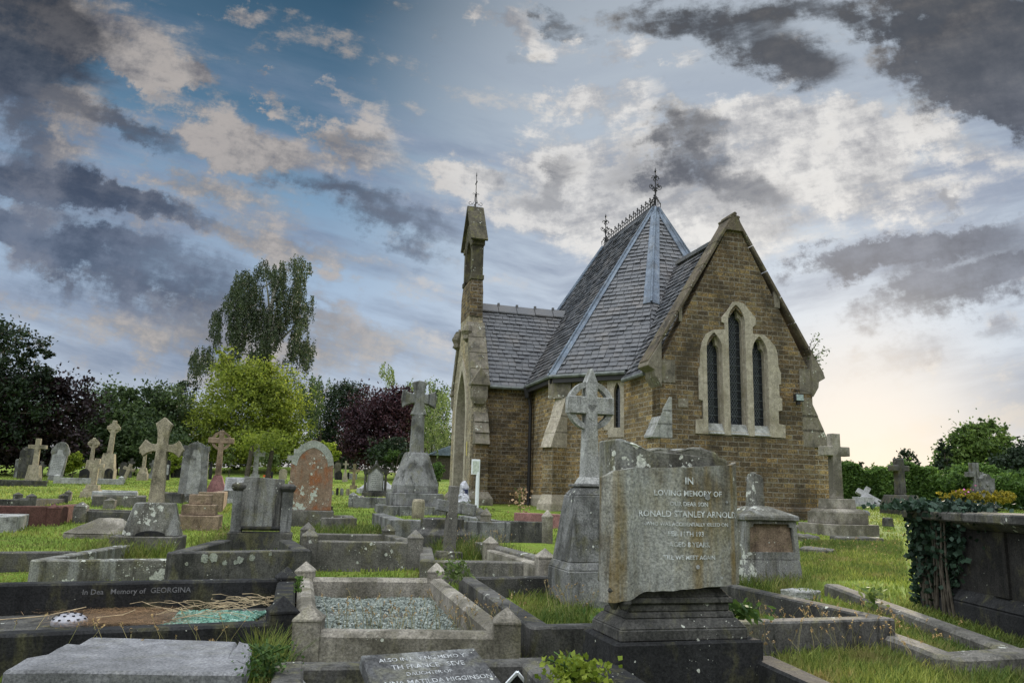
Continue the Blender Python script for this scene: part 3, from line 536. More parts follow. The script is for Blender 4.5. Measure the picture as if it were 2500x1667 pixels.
text([('In Dea   Memory of', .052, xb(285), .185), ('GEORGINA', .055, xb(418), .187)], dk, M['letterdark'], on_back)
gin = inset([Vector((p.x, p.y, 0)) for p in (gFL, gFR, gBR, gBL)], .08)
me_ = MB().zprism([(p.x, p.y) for p in gin], -.2, .06).build('soil', M['dark']); tag(me_, 'earth inside the black kerbed grave', 'soil', None, 'structure')
a, b = T(395, 1530, .07), T(600, 1532, .07); c, d = T(655, 1490, .07), T(440, 1495, .07)
chips('green_chippings', [(p.x, p.y) for p in (a, b, c, d)], 2600, .012, .07, chipmat('glass_chips', (.04, .10, .075), (.13, .27, .20), (.30, .42, .36)), 'green glass chippings inside the black kerbed grave')
vs = []
for k in range(4200):                       # dry needles and dead grass on the earth
    px = random.gauss(300, 75); py = random.uniform(1488, 1530); p = T(px, py, .07); an = random.uniform(-.5, .5) if random.random() < .6 else random.uniform(0, 3.1); L = random.uniform(.03, .11)
    e = Vector((math.cos(an), math.sin(an), random.uniform(-.1, .25)))*L*.5; w = Vector((-e.y, e.x, 0)).normalized()*.0016; p.z += random.random()*.03; vs.append([p-e-w, p-e+w, p+e+w*.4, p+e-w*.4])
litter = quads('dead_grass', np.array(vs), leafmat('dead_grass', (.10, .06, .035), (.30, .20, .12), .1)); tag(litter, 'brown dead grass lying in the black kerbed grave', 'dead grass', None, 'stuff')
for i, (pts, lab) in enumerate((([(0, 1512), (110, 1503), (210, 1481)], 'long thin pale twig at the far left of the black kerbed grave'), ([(380, 1500), (470, 1480), (560, 1462), (640, 1466)], 'bleached branching twig lying on the green chippings near the back kerb'), ([(235, 1507), (300, 1500), (330, 1488)], 'short bent twig beside the perforated flower holder'), ([(420, 1512), (520, 1490), (600, 1482), (682, 1462)], 'long pale twig reaching up against the dark corner post'))):
    m = MB(); P = [T(x, y, .11+.02*j) for j, (x, y) in enumerate(pts)]; m.tube(P, .0034, 5)
    if i in (1, 3):
        for k in range(26):
            q = P[random.randrange(len(P)-1)].lerp(P[-1], random.random()*.8); d_ = Vector((random.uniform(-.35, .35), random.uniform(-.14, .1), random.uniform(-.03, .05))); m.tube([q]+[q+d_*f_+Vector((random.gauss(0, .018), random.gauss(0, .018), .012+random.random()*.012)) for f_ in (.25, .5, .75)]+[q+d_], .0019, 5)
    tag(m.build('twig', M['straw']), lab, 'twig', 'dry twigs on the black kerbed grave')
p = T(170, 1514, .085); fh = thing('flower_holder', 'pale perforated metal dome of a flower holder in the black kerbed grave', 'flower holder', p, 0)
R_ = .11; MB().lathe([(R_, -.05), (R_, 0), (R_*.97, .008), (R_*.8, .026), (R_*.5, .042), (.01, .048)], 24).build('dome', plain('aluminium', (.30, .295, .31), .5, .4), fh, smooth=True)
m = MB()
for rr, z, n in ((.9, .017, 11), (.62, .038, 8), (.28, .047, 4)):
    for k in range(n):
        an = 6.28*k/n; m.lathe([(.009, z-.003), (.009, z+.003)], 8, R_*rr*math.cos(an), R_*rr*math.sin(an))
m.build('holes', M['iron'], fh)
# --- broken marble slab bottom left
z = .20; P = [T(5, 1636, z), T(600, 1642, z), T(617, 1578, z), T(575, 1565, z), T(580, 1564, z), T(222, 1555, z), T(190, 1570, z), T(160, 1568, z), T(110, 1596, z), T(60, 1606, z)]
P[3] = T(565, 1600, z); P[4] = T(580, 1564, z); c = sum(P, Vector())/len(P)
bs = thing('broken_slab', 'broken pale marble slab with a ragged left edge lying at the bottom left corner', 'slab', (c.x, c.y, .02), 0, None, (0, 0))
MB().zprism([(q.x-c.x, q.y-c.y) for q in P], .06, .18).build('slab', M['flat'], bs, bev=.012, rough=.006)
m = MB(); qa, qb = T(560, 1603, z), T(610, 1572, z); m.add([(v.x-c.x, v.y-c.y, v.z-.02) for v in (qa, T(596, 1620, z), qb, T(585, 1566, z))] + [(v.x-c.x, v.y-c.y, .02) for v in (qa, T(596, 1620, z), qb, T(585, 1566, z))], [(0, 1, 2, 3), (4, 5, 1, 0), (5, 6, 2, 1), (6, 7, 3, 2), (7, 4, 0, 3)]); m.build('broken_corner', M['flat'], bs, rough=.008)
# --- slanted black plaque with its kerbs
kF = [T(690, 1760, .2), T(1440, 1760, .2), T(1300, 1612, .2), T(706, 1622, .2)]
kerbs('dark kerbed grave holding the slanted lettered tablet at the bottom edge', *kF, .2, .13, 'dark', (), sides='RBL')
pa, pb = T(880, 1597, .31), T(1159, 1580, .31); mid = (pa+pb)/2; w = (pb-pa).length; rz = math.atan2(pb.y-pa.y, pb.x-pa.x)
pl = thing('memorial_tablet', 'slanted dark memorial tablet with white lettering at the bottom edge', 'tablet', (mid.x, mid.y, .0), rz+.02)
a_ = math.radians(24); ln = .38                # the face leans back
def tab(x, t, o=0.): return (x, -t*math.cos(a_)-o*math.sin(a_), .31-t*math.sin(a_)+o*math.cos(a_))
m = MB(); m.add([tab(-w*.5, 0), tab(w*.5, 0), tab(w*.60, ln), tab(-w*.49, ln), tab(-w*.5, 0, -.06), tab(w*.5, 0, -.06), tab(w*.60, ln, -.06), tab(-w*.49, ln, -.06)], [(0, 3, 2, 1), (4, 5, 6, 7), (0, 1, 5, 4), (1, 2, 6, 5), (2, 3, 7, 6), (3, 0, 4, 7)]); m.build('tablet', M['slab'], pl, bev=.006)
text([('ALSO IN L  VING MEMO Y', .034, .0, -.062), ('  TH FRANCE   SEVE', .040, .0, -.115), ('DAUGHTER OF', .030, .0, -.160), ('  NNA MATILDA HIGGINSON', .038, .02, -.215), ('WHO   E         WT 13S', .034, .02, -.265), ('       X YEAR', .030, .02, -.305)], pl, M['letters'], lambda x, zz: tab(x, -zz, .002))
p = T(722, 1650, .2); st = thing('post_stub', 'small round topped stone stub inside the kerb left of the slanted tablet', 'post', (p.x, p.y, 0)); MB().lathe([(.05, -.1), (.05, .14), (.045, .17), (.03, .185), (.01, .19)], 14).build('stub', M['pale'], st, rough=.004)
p = T(1262, 1668, .12); vz = thing('tipped_marker', 'white edged black marker plate tipped up on its corner in the weeds', 'marker', (p.x, p.y, .1), 0, None, (.35, 0))
m = MB().prism([(-.055, -.05), (.055, -.05), (.06, 0), (0, .075), (-.06, 0)], 0, .02); m.build('plate', M['black'], vz); m = MB()
for s in (-1, 1): m.beam((s*.064, -.004, 0), (0, -.004, .08), .012, .014, (0, -1, 0))
m.build('rim', M['white'], vz)
# --- kerb of the scroll monument and its neighbours
kerbs('dark kerb running from the scroll monument towards the bottom edge', T(1650, 1740, .2), T(2160, 1740, .2), T(1868, 1598, .22), T(1478, 1612, .22), .2, .14, 'black', (), sides='RL', group='kerbed graves')
kerbs('wide dark kerbed grave around the foot of the ringed cross', T(1316, 1543, .2), T(2150, 1521, .2), T(1665, 1410, .2), T(1142, 1420, .2), .2, .13, 'dark', ())
# --- scroll monument
sY = T(1668, 1567, .30).y; s = sY/FQ; p = T(1668, 1567, .30)
sm_ = thing('scroll_monument', 'big grey scroll headstone with ochre stained front and broken rock top in the foreground', 'gravestone', (p.x, p.y, 0))
W = .80; MB().box(-W/2+.045, W/2+.05, 0, .46, -.2, .30).build('base_block', M['black'], sm_, bev=.012, rough=.004)
m = MB()
for z0, z1, wa, wb, da, db in ((.30, .355, .70, .70, .03, .03), (.355, .40, .70, .62, .03, .065), (.40, .43, .61, .59, .07, .08), (.43, .47, .56, .56, .085, .085), (.47, .50, .59, .59, .07, .07), (.50, .54, .57, .50, .08, .11), (.54, .60, .50, .50, .11, .11)): m.frus(z0, z1, (-wa/2+.03, wa/2+.03, da, .44-da), (-wb/2+.03, wb/2+.03, db, .44-db))
m.build('plinth', M['dark'], sm_, bev=.006)
# scroll sheet: x, depth bulging in an S, ragged lower edge
n = 40; xs = [-.395+.80*i/n for i in range(n+1)]
def spl(x, kx, ky):
    t = (x+.395)/.80; t = min(1., max(0., t)); k = max(0, min(len(kx)-2, int(np.searchsorted(kx, t)-1))); f_ = (t-kx[k])/(kx[k+1]-kx[k]); f_ = f_*f_*(3-2*f_); return ky[k]+(ky[k+1]-ky[k])*f_
sy = lambda x: spl(x, [0, .06, .14, .24, .55, .88, .95, 1.0], [.075, .012, .016, .046, .026, .040, .075, .15])
chip_ = lambda x: .006*noise.noise((x*22, 1.3, 0))+.008*noise.noise((x*8, 4.3, 0))
top = lambda x: spl(x, [0, .06, .2, .5, .85, 1.], [1.085, 1.125, 1.138, 1.150, 1.170, 1.195])+chip_(x)
bot = lambda x: spl(x, [0, .12, .3, .6, 1.], [.478, .49, .535, .55, .572])+chip_(x+3)
vs = []; fs = []; K = 9
for side in (0, 1):
    for j in range(K+1):
        for i, x in enumerate(xs): vs.append((x, sy(x)+(.045 if side else 0), bot(x)+(top(x)-bot(x))*j/K))
N = (K+1)*(n+1); id_ = lambda s_, j, i: s_*N+j*(n+1)+i
for j in range(K):
    for i in range(n): fs += [(id_(0, j, i), id_(0, j, i+1), id_(0, j+1, i+1), id_(0, j+1, i)), (id_(1, j, i+1), id_(1, j, i), id_(1, j+1, i), id_(1, j+1, i+1))]
for i in range(n): fs += [(id_(0, K, i), id_(0, K, i+1), id_(1, K, i+1), id_(1, K, i)), (id_(0, 0, i+1), id_(0, 0, i), id_(1, 0, i), id_(1, 0, i+1))]
for j in range(K): fs += [(id_(0, j+1, 0), id_(1, j+1, 0), id_(1, j, 0), id_(0, j, 0)), (id_(0, j, n), id_(1, j, n), id_(1, j+1, n), id_(0, j+1, n))]
scr = MB().add(vs, fs).build('scroll', M['scroll'], sm_, smooth=False)
cx = .06
text([('IN', .05, cx, 1.065), ('LOVING MEMORY OF', .040, cx, 1.005), ('OUR DEAR SON', .030, cx, .955), ('RONALD STANLEY ARNOLD,', .043, cx+.005, .90), ('WHO WAS ACCIDENTALLY KILLED ON', .026, cx-.005, .855), ('FEB 11TH 193', .034, cx-.02, .805), ('AGED 8 YEARS.', .034, cx, .752), ('TILL WE MEET AGAIN', .030, cx, .690)], sm_, M['letterworn'], lambda x, zz: (x, sy(x)-.0035, zz))
m = MB(); rk = [(-.29, .55), (.33, .55), (.36, 1.19), (.345, 1.215), (.29, 1.22), (.285, 1.24), (.24, 1.25), (.19, 1.262), (.05, 1.25), (-.06, 1.255), (-.12, 1.24), (-.2, 1.262), (-.29, 1.29)]
m.prism(rk, .13, .40); m.build('broken_stele', M['ledge'], sm_, bev=.01, rough=.016)
m = MB().lathe([(.012, .45), (.03, .48), (.026, .51), (.04, .54), (.03, .57), (.035, .62)], 12, -.34, .06); m.lathe([(.02, .45), (.035, .48), (.03, .55)], 12, -.29, .05); m.build('scroll_roll', M['dark'], sm_)
m = MB()
for k, (x, zz, r) in enumerate(((.165, 1.005, .017), (.10, .655, .011), (.28, .98, .007), (-.18, .86, .006), (.24, .60, .008))): m.add([(x+r*random.uniform(.8, 1.15)*math.cos(i*.524), sy(x)-.006, zz+r*random.uniform(.8, 1.15)*math.sin(i*.524)) for i in range(12)], [tuple(range(12))])
m.build('lichen_spot', M['marble'], sm_)
# --- ringed cross in the foreground
def ringed(name, label, px, py, mat, cross_z, arm, top, aw, ring, sw0, sw1, ped, depth, cat='cross', tilt=(0, 0), gable=False, group=None, rz=YAW, hole=True):
    """lengths in pixels of the photograph at the stone's distance; ped: list of (z0,z1,w0,w1)"""
    p, s = on(px, py); p = p+Vector((-math.sin(rz), math.cos(rz), 0))*(ped[0][2]*.46*s if ped else 0); t = thing(name, label, cat, p, rz, group, tilt); d = depth*s
    for k, (z0, z1, w0, w1) in enumerate(ped):
        MB().cf(z0*s-(.15 if k == 0 else 0), z1*s, w0*s, w0*s*.92, w1*s, w1*s*.92).build('pedestal', M[mat], t, bev=.008, rough=.003)
    zb = ped[-1][1] if ped else 0; a = aw/2
    sh = [(-sw0/2, zb-.5), (sw0/2, zb-.5), (sw1/2, cross_z-a), (arm, cross_z-a), (arm, cross_z+a), (sw1/2, cross_z+a)]
    sh += [(sw1/2+1, cross_z+top-aw*.9), (0, cross_z+top), (-sw1/2-1, cross_z+top-aw*.9)] if gable else [(sw1/2, cross_z+top), (-sw1/2, cross_z+top)]
    sh += [(-sw1/2, cross_z+a), (-arm, cross_z+a), (-arm, cross_z-a), (-sw1/2, cross_z-a)]
    MB().prism([(x*s, z*s) for x, z in sh], -d/2, d/2).build('cross', M[mat], t, bev=max(.004, 1.6*s))
    if ring:
        ro, ri = ring; m = MB(); N = 40
        vs = [(r*s*math.cos(6.2832*i/N), y, cross_z*s+r*s*math.sin(6.2832*i/N)) for r in (ro, ri) for y in (-d*.3, d*.3) for i in range(N)]
        fs = []
        for i in range(N):
            j = (i+1) % N; fs += [(i, j, 2*N+j, 2*N+i), (N+j, N+i, 3*N+i, 3*N+j), (j, i, N+i, N+j), (2*N+i, 2*N+j, 3*N+j, 3*N+i)]
        m.add(vs, fs).build('ring', M[mat], t)
    return t, s
t, s = ringed('ringed_cross', 'tall grey ringed cross with pointed head on a tapering lettered pedestal', 1464, 1483, 'grey', 479, 60, 96, 43, (62, 48), 44, 29, [(0, 82, 160, 160), (82, 100, 160, 146), (100, 256, 144, 100), (256, 277, 98, 68)], 34, gable=True)
MB().cf(277*s, 283*s, 84*s, 76*s, 84*s, 76*s).build('collar', M['grey'], t, bev=.004); MB().cf(283*s, 300*s, 62*s, 56*s, 46*s, 40*s).build('shaft_foot', M['pale'], t, bev=.006)
for o in t.children:
    if o.name.split('.')[0] in ('cross', 'ring'): o.data.materials[0] = M['pale']
m = MB()
for k in range(3): m.tube([((-5+10*k/2)*s*1.0, -17.5*s, (470+(6 if k == 1 else 0))*s), ((-5+10*k/2)*s, -18.5*s, (470+(6 if k == 1 else 0))*s)], 11*s, 14)
m.prism([(-15*s, 470*s), (-9*s, 448*s), (0, 440*s), (9*s, 448*s), (15*s, 470*s)], -18.4*s, -17*s); m.build('shield', M['pale'], t)
def pedface(x, z): f_ = (z/s-100)/156; return (x, -(72-22*f_)*s*.92-.006, z)
text([('IN', 7*s, 0, 190*s), ('LOVING MEMORY', 7*s, 6*s, 170*s), ('ALICE ELLEN', 10*s, 18*s, 135*s), ('AND ON THESE UPON THE', 6*s, 10*s, 118*s)][2:3]+[('IN', 8*s, -4*s, 182*s)], t, M['letterdark'], pedface)
# --- leaning cross in mid ground
p, s = on(1095, 1362); t = thing('leaning_cross', 'plain grey stone cross leaning to the right before the porch', 'cross', p, YAW+.1, None, (-.04, .05))
MB().prism([(x*s, z*s) for x, z in [(-15, -10), (15, -10), (11, 150), (11, 168), (-11, 168), (-11, 150)]], -10*s, 10*s).build('shaft', M['kerb'], t, bev=.01, rough=.004)
m = MB().box(-49*s, 49*s, -9*s, 9*s, 104*s, 131*s); m.move(Matrix.Rotation(.08, 4, 'Y')); m.build('arm', M['grey'], t, bev=.008)
MB().cf(-.1, 16*s, 60*s, 50*s, 56*s, 46*s).build('base', M['kerb'], t, bev=.01, rough=.01)
p, s = on(1085, 1338); t = thing('stepped_pedestal', 'dark two tier octagonal pedestal behind the leaning cross', 'pedestal', p)
MB().lathe([(72*s, -.1), (72*s, 32*s), (54*s, 44*s), (54*s, 68*s)], 8, 0, 40*s, math.pi/8).build('tier', M['dark'], t, bev=.01)
# --- flared cross on block, left
p, s = on(360, 1352); t = thing('flared_cross', 'tan stone cross with flaring arms and pointed head on a tapered lichen block', 'cross', (p.x, p.y, p.z))
MB().box(-86*s, 72*s, -2*s, 90*s, -.15, 40*s).build('step', M['kerb'], t, bev=.01, rough=.005)
m = MB(); m.frus(40*s, 118*s, (-64*s, 64*s, 10*s, 84*s), (-44*s, 44*s, 20*s, 66*s)); m.build('pedestal', M['ledge'], t, bev=.012, rough=.006)
m = MB().prism([(-34*s, 41*s)] + [(34*s*math.cos(math.pi*(1-i/8)), 41*s+12*s*math.sin(math.pi*i/8)) for i in range(9)], 6*s, 12*s); m.build('arched_recess', M['black'], t)
def conc(x0, z0, x1, z1, bx, bz, n=6): return [((1-i/n)**2*x0+2*(i/n)*(1-i/n)*bx+(i/n)**2*x1, (1-i/n)**2*z0+2*(i/n)*(1-i/n)*bz+(i/n)**2*z1) for i in range(n+1)]
cz, L_ = 250, 50
sh = [(-17, 117), (17, 117), (12, cz-10)] + conc(12, cz-9, L_-9, cz-23, 30, cz-8) + [(L_+1, cz-3)] + conc(L_-12, cz+19, 12, cz+8, 30, cz+7) + conc(11, cz+12, 19, cz+58, 11, cz+42) + [(0, cz+75)]
sh = sh + [(-x, z) for x, z in reversed(sh[:-1])][:-2]
m = MB().prism([(x*s, z*s) for x, z in sh], 30*s, 56*s); m.build('cross', M['tan'], t, bev=2.2*s)
# --- stepped brown plinth, scroll headstone, gothic stone, tall stone
p, s = on(478, 1293); t = thing('stepped_plinth', 'brown three step plinth that has lost its cross', 'plinth', p)
for k, (w, z0, z1) in enumerate(((100, -8, 33), (76, 33, 58), (50, 58, 82))): MB().box(-w/2*s, w/2*s, (50-w/2)*s, (50+w/2)*s, z0*s, z1*s).build('step', M['brown'], t, bev=.01, rough=.004)
p, s = on(632, 1342); t = thing('scroll_headstone', 'squat dark streaked headstone with a scroll between two capped pillars', 'gravestone', p)
MB().box(-74*s, 74*s, -8*s, 46*s, -.15, 40*s).build('base', M['dark'], t, bev=.01, rough=.004)
for k in (-1, 1):
    x = k*56*s; m = MB().box(x-13*s, x+13*s, 4*s, 36*s, 40*s, 136*s); m.build('pillar', M['grey'], t, bev=.006)
    m = MB().cf(136*s, 143*s, 28*s, 34*s, 36*s, 42*s, x, 20*s); m.cf(143*s, 149*s, 36*s, 42*s, 36*s, 42*s, x, 20*s); m.cf(149*s, 155*s, 36*s, 42*s, 22*s, 30*s, x, 20*s); m.build('capital', M['dark'], t, bev=.004)
n = 18; vs = []
for y_ in (0, 1):
    for j in (0, 1):
        for i in range(n+1):
            q = i/n; x = (-46+92*q)*s + (j*3-4)*s*(1 if q < .3 else 0); yy = (2-11*math.sin(math.pi*min(1, q*1.1))+(14*max(0, (q-.72)/.28)**2))*s; vs.append((x, yy+(y_*26*s), (46 if j == 0 else 170-5*q)*s))
fs = []; m1 = n+1
for i in range(n): fs += [(i, i+1, m1+i+1, m1+i), (2*m1+i+1, 2*m1+i, 3*m1+i, 3*m1+i+1), (m1+i, m1+i+1, 3*m1+i+1, 3*m1+i), (i+1, i, 2*m1+i, 2*m1+i+1)]
fs += [(0, m1, 3*m1, 2*m1), (m1+n, n, 2*m1+n, 3*m1+n)]
MB().add(vs, fs).build('scroll', M['streaked'], t, bev=.004); MB().tube([(-44*s, -8*s, 50*s), (44*s, -8*s, 50*s)], 5*s, 8).build('scroll_roll', M['black'], t)
p, s = on(752, 1283); t = thing('gothic_headstone', 'rust orange pointed arch headstone whitened with lichen at its rim', 'gravestone', p)
MB().box(-57*s, 57*s, -8*s, 30*s, -.15, 36*s).build('base', M['kerb'], t, bev=.012, rough=.005)
ou = [(-51*s, 36*s), (51*s, 36*s)] + [(x*s, z*s) for x, z in arch(50, 142, 203, 12)]
MB().prism(ou, 2*s, 20*s).build('headstone', M['orange'], t, bev=.006)
m = MB().prism([(x*s, z*s) for x, z in arch(49.4, 145, 202, 12)] + [(-38*s, 140*s)] + [(x*s, z*s) for x, z in reversed(arch(36, 140, 184, 12))] + [(38*s, 140*s)], 1.2*s, 3*s); m.build('lichen_rim', M['rim'], t)
p, s = on(466, 1226); t = thing('tall_headstone', 'tall grey headstone with curved top and pale washed face', 'gravestone', p)
MB().box(-42*s, 42*s, -6*s, 26*s, -.2, 16*s).build('base', M['dark'], t, bev=.01)
MB().prism([(x*s, z*s) for x, z in [(-32, 16), (32, 16), (30, 60), (28.5, 120), (30, 121), (30, 134), (20, 134)] + arc(0, 118, 25, 40, 140, 8) + [(-20, 134), (-30, 134), (-30, 121), (-28.5, 120), (-30, 60)]], 0, 18*s).build('headstone', M['grey'], t, bev=.006)
MB().prism([(x*s, z*s) for x, z in [(-14, 20), (14, 20), (16, 60), (12, 110), (6, 124), (-6, 124), (-11, 100), (-13, 60)]], -.6*s, 1*s).build('pale_face', M['pale'], t)
t, s = ringed('brown_ringed_cross', 'brown ringed cross on a pink granite pedestal behind the tall headstone', 523, 1226, 'brown', 148, 30, 25, 14, (23, 17), 14, 11, [(0, 14, 66, 66), (14, 24, 54, 54), (24, 64, 46, 18)], 10)
for o in t.children:
    if o.name.startswith('pedestal'): o.data.materials[0] = M['pink']
# --- centre monument with splayed cross
p, s = on(1020, 1256); t = thing('splayed_cross_monument', 'tall grey splayed cross on a faceted pedestal beside the chapel porch', 'cross', p)
for w, z0, z1 in ((180, -12, 20), (130, 20, 50)): MB().zprism([(x*s, (y+70)*s) for x, y in ((-w*.5, -w*.35), (-w*.35, -w*.5), (w*.35, -w*.5), (w*.5, -w*.35), (w*.5, w*.35), (w*.35, w*.5), (-w*.35, w*.5), (-w*.5, w*.35))], z0*s, z1*s).build('step', M['grey'], t, bev=.012)
m = MB().lathe([(60*s, 50*s), (60*s, 68*s), (33*s, 144*s), (30*s, 149*s)], 8, 0, 70*s, math.pi/8); m.build('pedestal', M['grey'], t, bev=.012, rough=.004)
MB().lathe([(19*s, 149*s), (16*s, 246*s)], 8, 0, 70*s, math.pi/8).build('shaft', M['grey'], t, bev=.008)
cz = 284; sh = [(-20, cz-40), (0, cz-44), (20, cz-40)] + conc(20, cz-40, 12, cz-12, 13, cz-24)[1:] + conc(12, cz-12, 41, cz-24, 28, cz-14)[1:] + [(44, cz), (41, cz+22)] + conc(41, cz+22, 12, cz+12, 28, cz+12)[1:] + conc(12, cz+14, 19, cz+42, 13, cz+30)[1:]
sh = sh + [(0, cz+46)] + [(-x, z) for x, z in reversed(sh[2:])]
MB().prism([(x*s, z*s) for x, z in sh], 58*s, 82*s).build('cross', M['grey'], t, bev=2*s)
q = [B(918, 1300), B(1300, 1296)]
fl_, fr_ = BT(971, 1268, .3), BT(1226, 1273, .3); d_ = Vector((-math.sin(YAW), math.cos(YAW), 0))
kerbs('thick low grey wall of kerbs enclosing the splayed cross monument', Vector((fl_.x, fl_.y, 0)), Vector((fr_.x, fr_.y, 0)), fr_+d_*2.6, fl_+d_*2.6, .26, .22, 'grey', (), sides='FLR', z0=gz(fl_.x, fl_.y+.3)+.03, cat='grave kerb')
p, s = on(1020, 1264); t = thing('round_stump', 'round mossy stone stump before the splayed cross monument', 'post', p); MB().lathe([(15*s, -.1), (15*s, 38*s), (13*s, 43*s), (9*s, 44*s)], 20).build('stump', M['tan'], t, rough=.006)
# ------------------------------------------------------------------ more kerbed graves
def kq(label, pts, zt, **k):               # corners measured on the top of the kerb, zt above local ground
    P = [BT(px, py, zt) for px, py in pts]
    return kerbs(label, *P, h=k.pop('h', zt), **k)
kq('low kerbed grave with pyramid topped mossy posts between scroll headstone and round stump', [(757, 1318), (1014, 1320), (949, 1289), (752, 1288)], .30, posts=(0, 1, 2, 3), ph=.40, pw=.17, h=.26, mat='kerb', w=.14)
kq('lichen spotted kerbed grave holding the squat scroll headstone', [(432, 1358), (738, 1346), (700, 1309), (545, 1312)], .27, mat='dark', w=.15, sides='FRL')
kb = [o for o in COL.objects if o.get('label', '').startswith('lichen spotted kerbed')][0]; A_, B_ = BT(432, 1358, .27), BT(738, 1346, .27); d_ = (B_-A_); d_.z = 0; d_.normalize(); n_ = Vector((d_.y, -d_.x, 0)); p0_ = A_+n_*.079; m = MB()
for px, py, r in ((498, 1363, .040), (521, 1361, .045), (549, 1373, .024), (575, 1372, .022), (586, 1367, .034), (615, 1360, .030), (455, 1376, .016), (660, 1352, .018)):
    rr = Vector(ray(px, py)); tt = (p0_-Vector((0, 0, H))).dot(n_)/rr.dot(n_); c = Vector((0, 0, H))+rr*tt-kb.location
    m.add([c+r*random.uniform(.7, 1.2)*(math.cos(k*.4488)*d_+math.sin(k*.4488)*Vector((0, 0, 1))) for k in range(14)], [tuple(range(14))])
m.build('lichen_patches', M['rim'], kb)
kq('low kerbed grave with a light topped kerb under the flared cross', [(100, 1376), (432, 1370), (455, 1330), (300, 1322)], .17, mat='ledge', w=.14, sides='FL')
kq('dark low kerb at the left edge behind the lichen topped kerb', [(-120, 1352), (170, 1346), (215, 1335), (-80, 1335)], .18, mat='dark', sides='F')
kq('kerbed grave with a pale sloping kerb under the leaning cross', [(1044, 1378), (1316, 1382), (1176, 1322), (1040, 1330)], .17, mat='kerb', sides='FRL', w=.15, h=[.17, .22, .2, .17])
kq('pale grave kerb with two white pyramid posts right of the leaning cross', [(1330, 1365), (1500, 1365), (1420, 1310), (1198, 1312)], .30, mat='cream', sides='L', posts=(0, 3), pw=.16, ph=.36, h=.2)
kq('dark kerbed grave with a cream corner post below the porch downpipe', [(1186, 1272), (1336, 1276), (1320, 1255), (1172, 1252)], .30, mat='dark', sides='FL', posts=(0, 1), ph=.46, pw=.16, h=.28, pmat='cream')
kq('polished pink granite kerb lying at the chapel wall', [(1272, 1252), (1400, 1262), (1395, 1250), (1290, 1245)], .2, mat='pink', sides='F', w=.2)
kq('brown granite kerbed grave on a white foot at the left', [(-60, 1240), (132, 1238), (190, 1226), (40, 1224)], .26, mat='granite', sides='FR', posts=(1,), pw=.2, ph=.3, h=.26, w=.16)
kq('white marble foot of the brown granite kerbed grave', [(20, 1266), (135, 1265), (192, 1250), (60, 1250)], .06, mat='marble', sides='FR', w=.12, cat='kerb')
kq('pale ledger grave cut by the left edge of the picture', [(-90, 1262), (24, 1261), (47, 1252), (-60, 1252)], .2, mat='pale', sides='FRBL', w=.24, h=.2)
kq('long low kerb row on the far lawn at left', [(139, 1168), (296, 1171), (300, 1166), (160, 1164)], .18, mat='pale', sides='FBR', posts=(0, 1), ph=.3, pw=.2, w=.2, h=.17)
kq('dark kerb row at the far left edge of the lawn', [(-60, 1174), (106, 1175), (110, 1168), (-40, 1168)], .15, mat='dark', sides='FB', w=.2)
kq('short dark kerb right of the coped stone', [(203, 1249), (338, 1252), (330, 1242), (215, 1240)], .15, mat='dark', sides='FB', w=.16)
kq('low kerbed grave with stubby dark posts at the left', [(-10, 1222), (76, 1220), (155, 1212), (44, 1210)], .14, mat='dark', sides='FRB', posts=(1, 2, 3), ph=.25, pw=.15, w=.13, h=.13)
kq('white slab edged grave behind the flared cross shaft', [(243, 1203), (320, 1204), (322, 1194), (252, 1193)], .15, mat='marble', sides='FB', w=.3)
kq('dark kerbed grave with a tan lettered kerb left of the flared cross', [(238, 1215), (345, 1215), (345, 1206), (240, 1206)], .16, mat='kerb', sides='FRBL', w=.2)
kq('kerbed grave at the foot of the tall headstone', [(400, 1206), (436, 1207), (436, 1198), (400, 1198)], .2, mat='dark', sides='FBL', w=.2)
kq('brown kerbed grave around the pink granite pedestal', [(500, 1207), (532, 1207), (545, 1194), (500, 1194)], .34, mat='brown', sides='FR', w=.22)
kq('rough kerbed plot at the rust orange headstone', [(800, 1266), (856, 1264), (850, 1253), (800, 1253)], .2, mat='kerb', sides='FRB', w=.16, h=.19)
kq('low kerb before the white panelled headstone', [(862, 1215), (960, 1217), (945, 1208), (880, 1206)], .22, mat='grey', sides='FL', posts=(0,), ph=.32, pw=.2, w=.18, h=.21)
# kerbs on the right, turned with the path
def rightk(label, a, b, zt=.12, w=.16, mat='kerb'):
    A, Bq = BT(*a, zt), BT(*b, zt); c = (A+Bq)/2; g_ = gz(c.x, c.y); t = thing('grave_kerb', label, 'grave kerb', (c.x, c.y, g_), 0, 'kerbed graves'); o = Vector((c.x, c.y, g_))
    MB().beam(A-o, Bq-o, w, .3).build('kerb', M[mat], t, bev=.02, rough=.008); return t
rightk('long sunken kerb running from the pedestal tomb past the chest tomb', (2030, 1424), (2560, 1612), .1)
rightk('grass grown kerb sloping to the bottom right corner', (2150, 1538), (2320, 1600), .12)
rightk('cross kerb at the bottom right corner', (2310, 1598), (2600, 1584), .12, .2)
for (a, b, lab) in (((1955, 1290), (1984, 1296), 'small flat stone beside the stepped cross'), ((1962, 1345), (2030, 1352), 'broken kerb stone behind the pedestal tomb'), ((1950, 1312), (1980, 1318), 'dark flat stone step near the pedestal tomb'), ((2035, 1318), (2150, 1322), 'low kerb half sunk before the stepped cross')):
    A = B(*a); Bq = B(*b); A.z += .07; Bq.z += .07; c = (A+Bq)/2; t = thing('flat_stone', lab, 'stone', (c.x, c.y, c.z-.07), 0, 'loose flat stones'); MB().beam(A-c+Vector((0, 0, .07)), Bq-c+Vector((0, 0, .07)), .35, .16).build('stone', M['kerb'], t, bev=.02, rough=.02)
p, s = on(1955, 1462); t = thing('stone_fragment', 'broken flat stone fragment lying in front of the pedestal tomb', 'stone', p, YAW+.2)
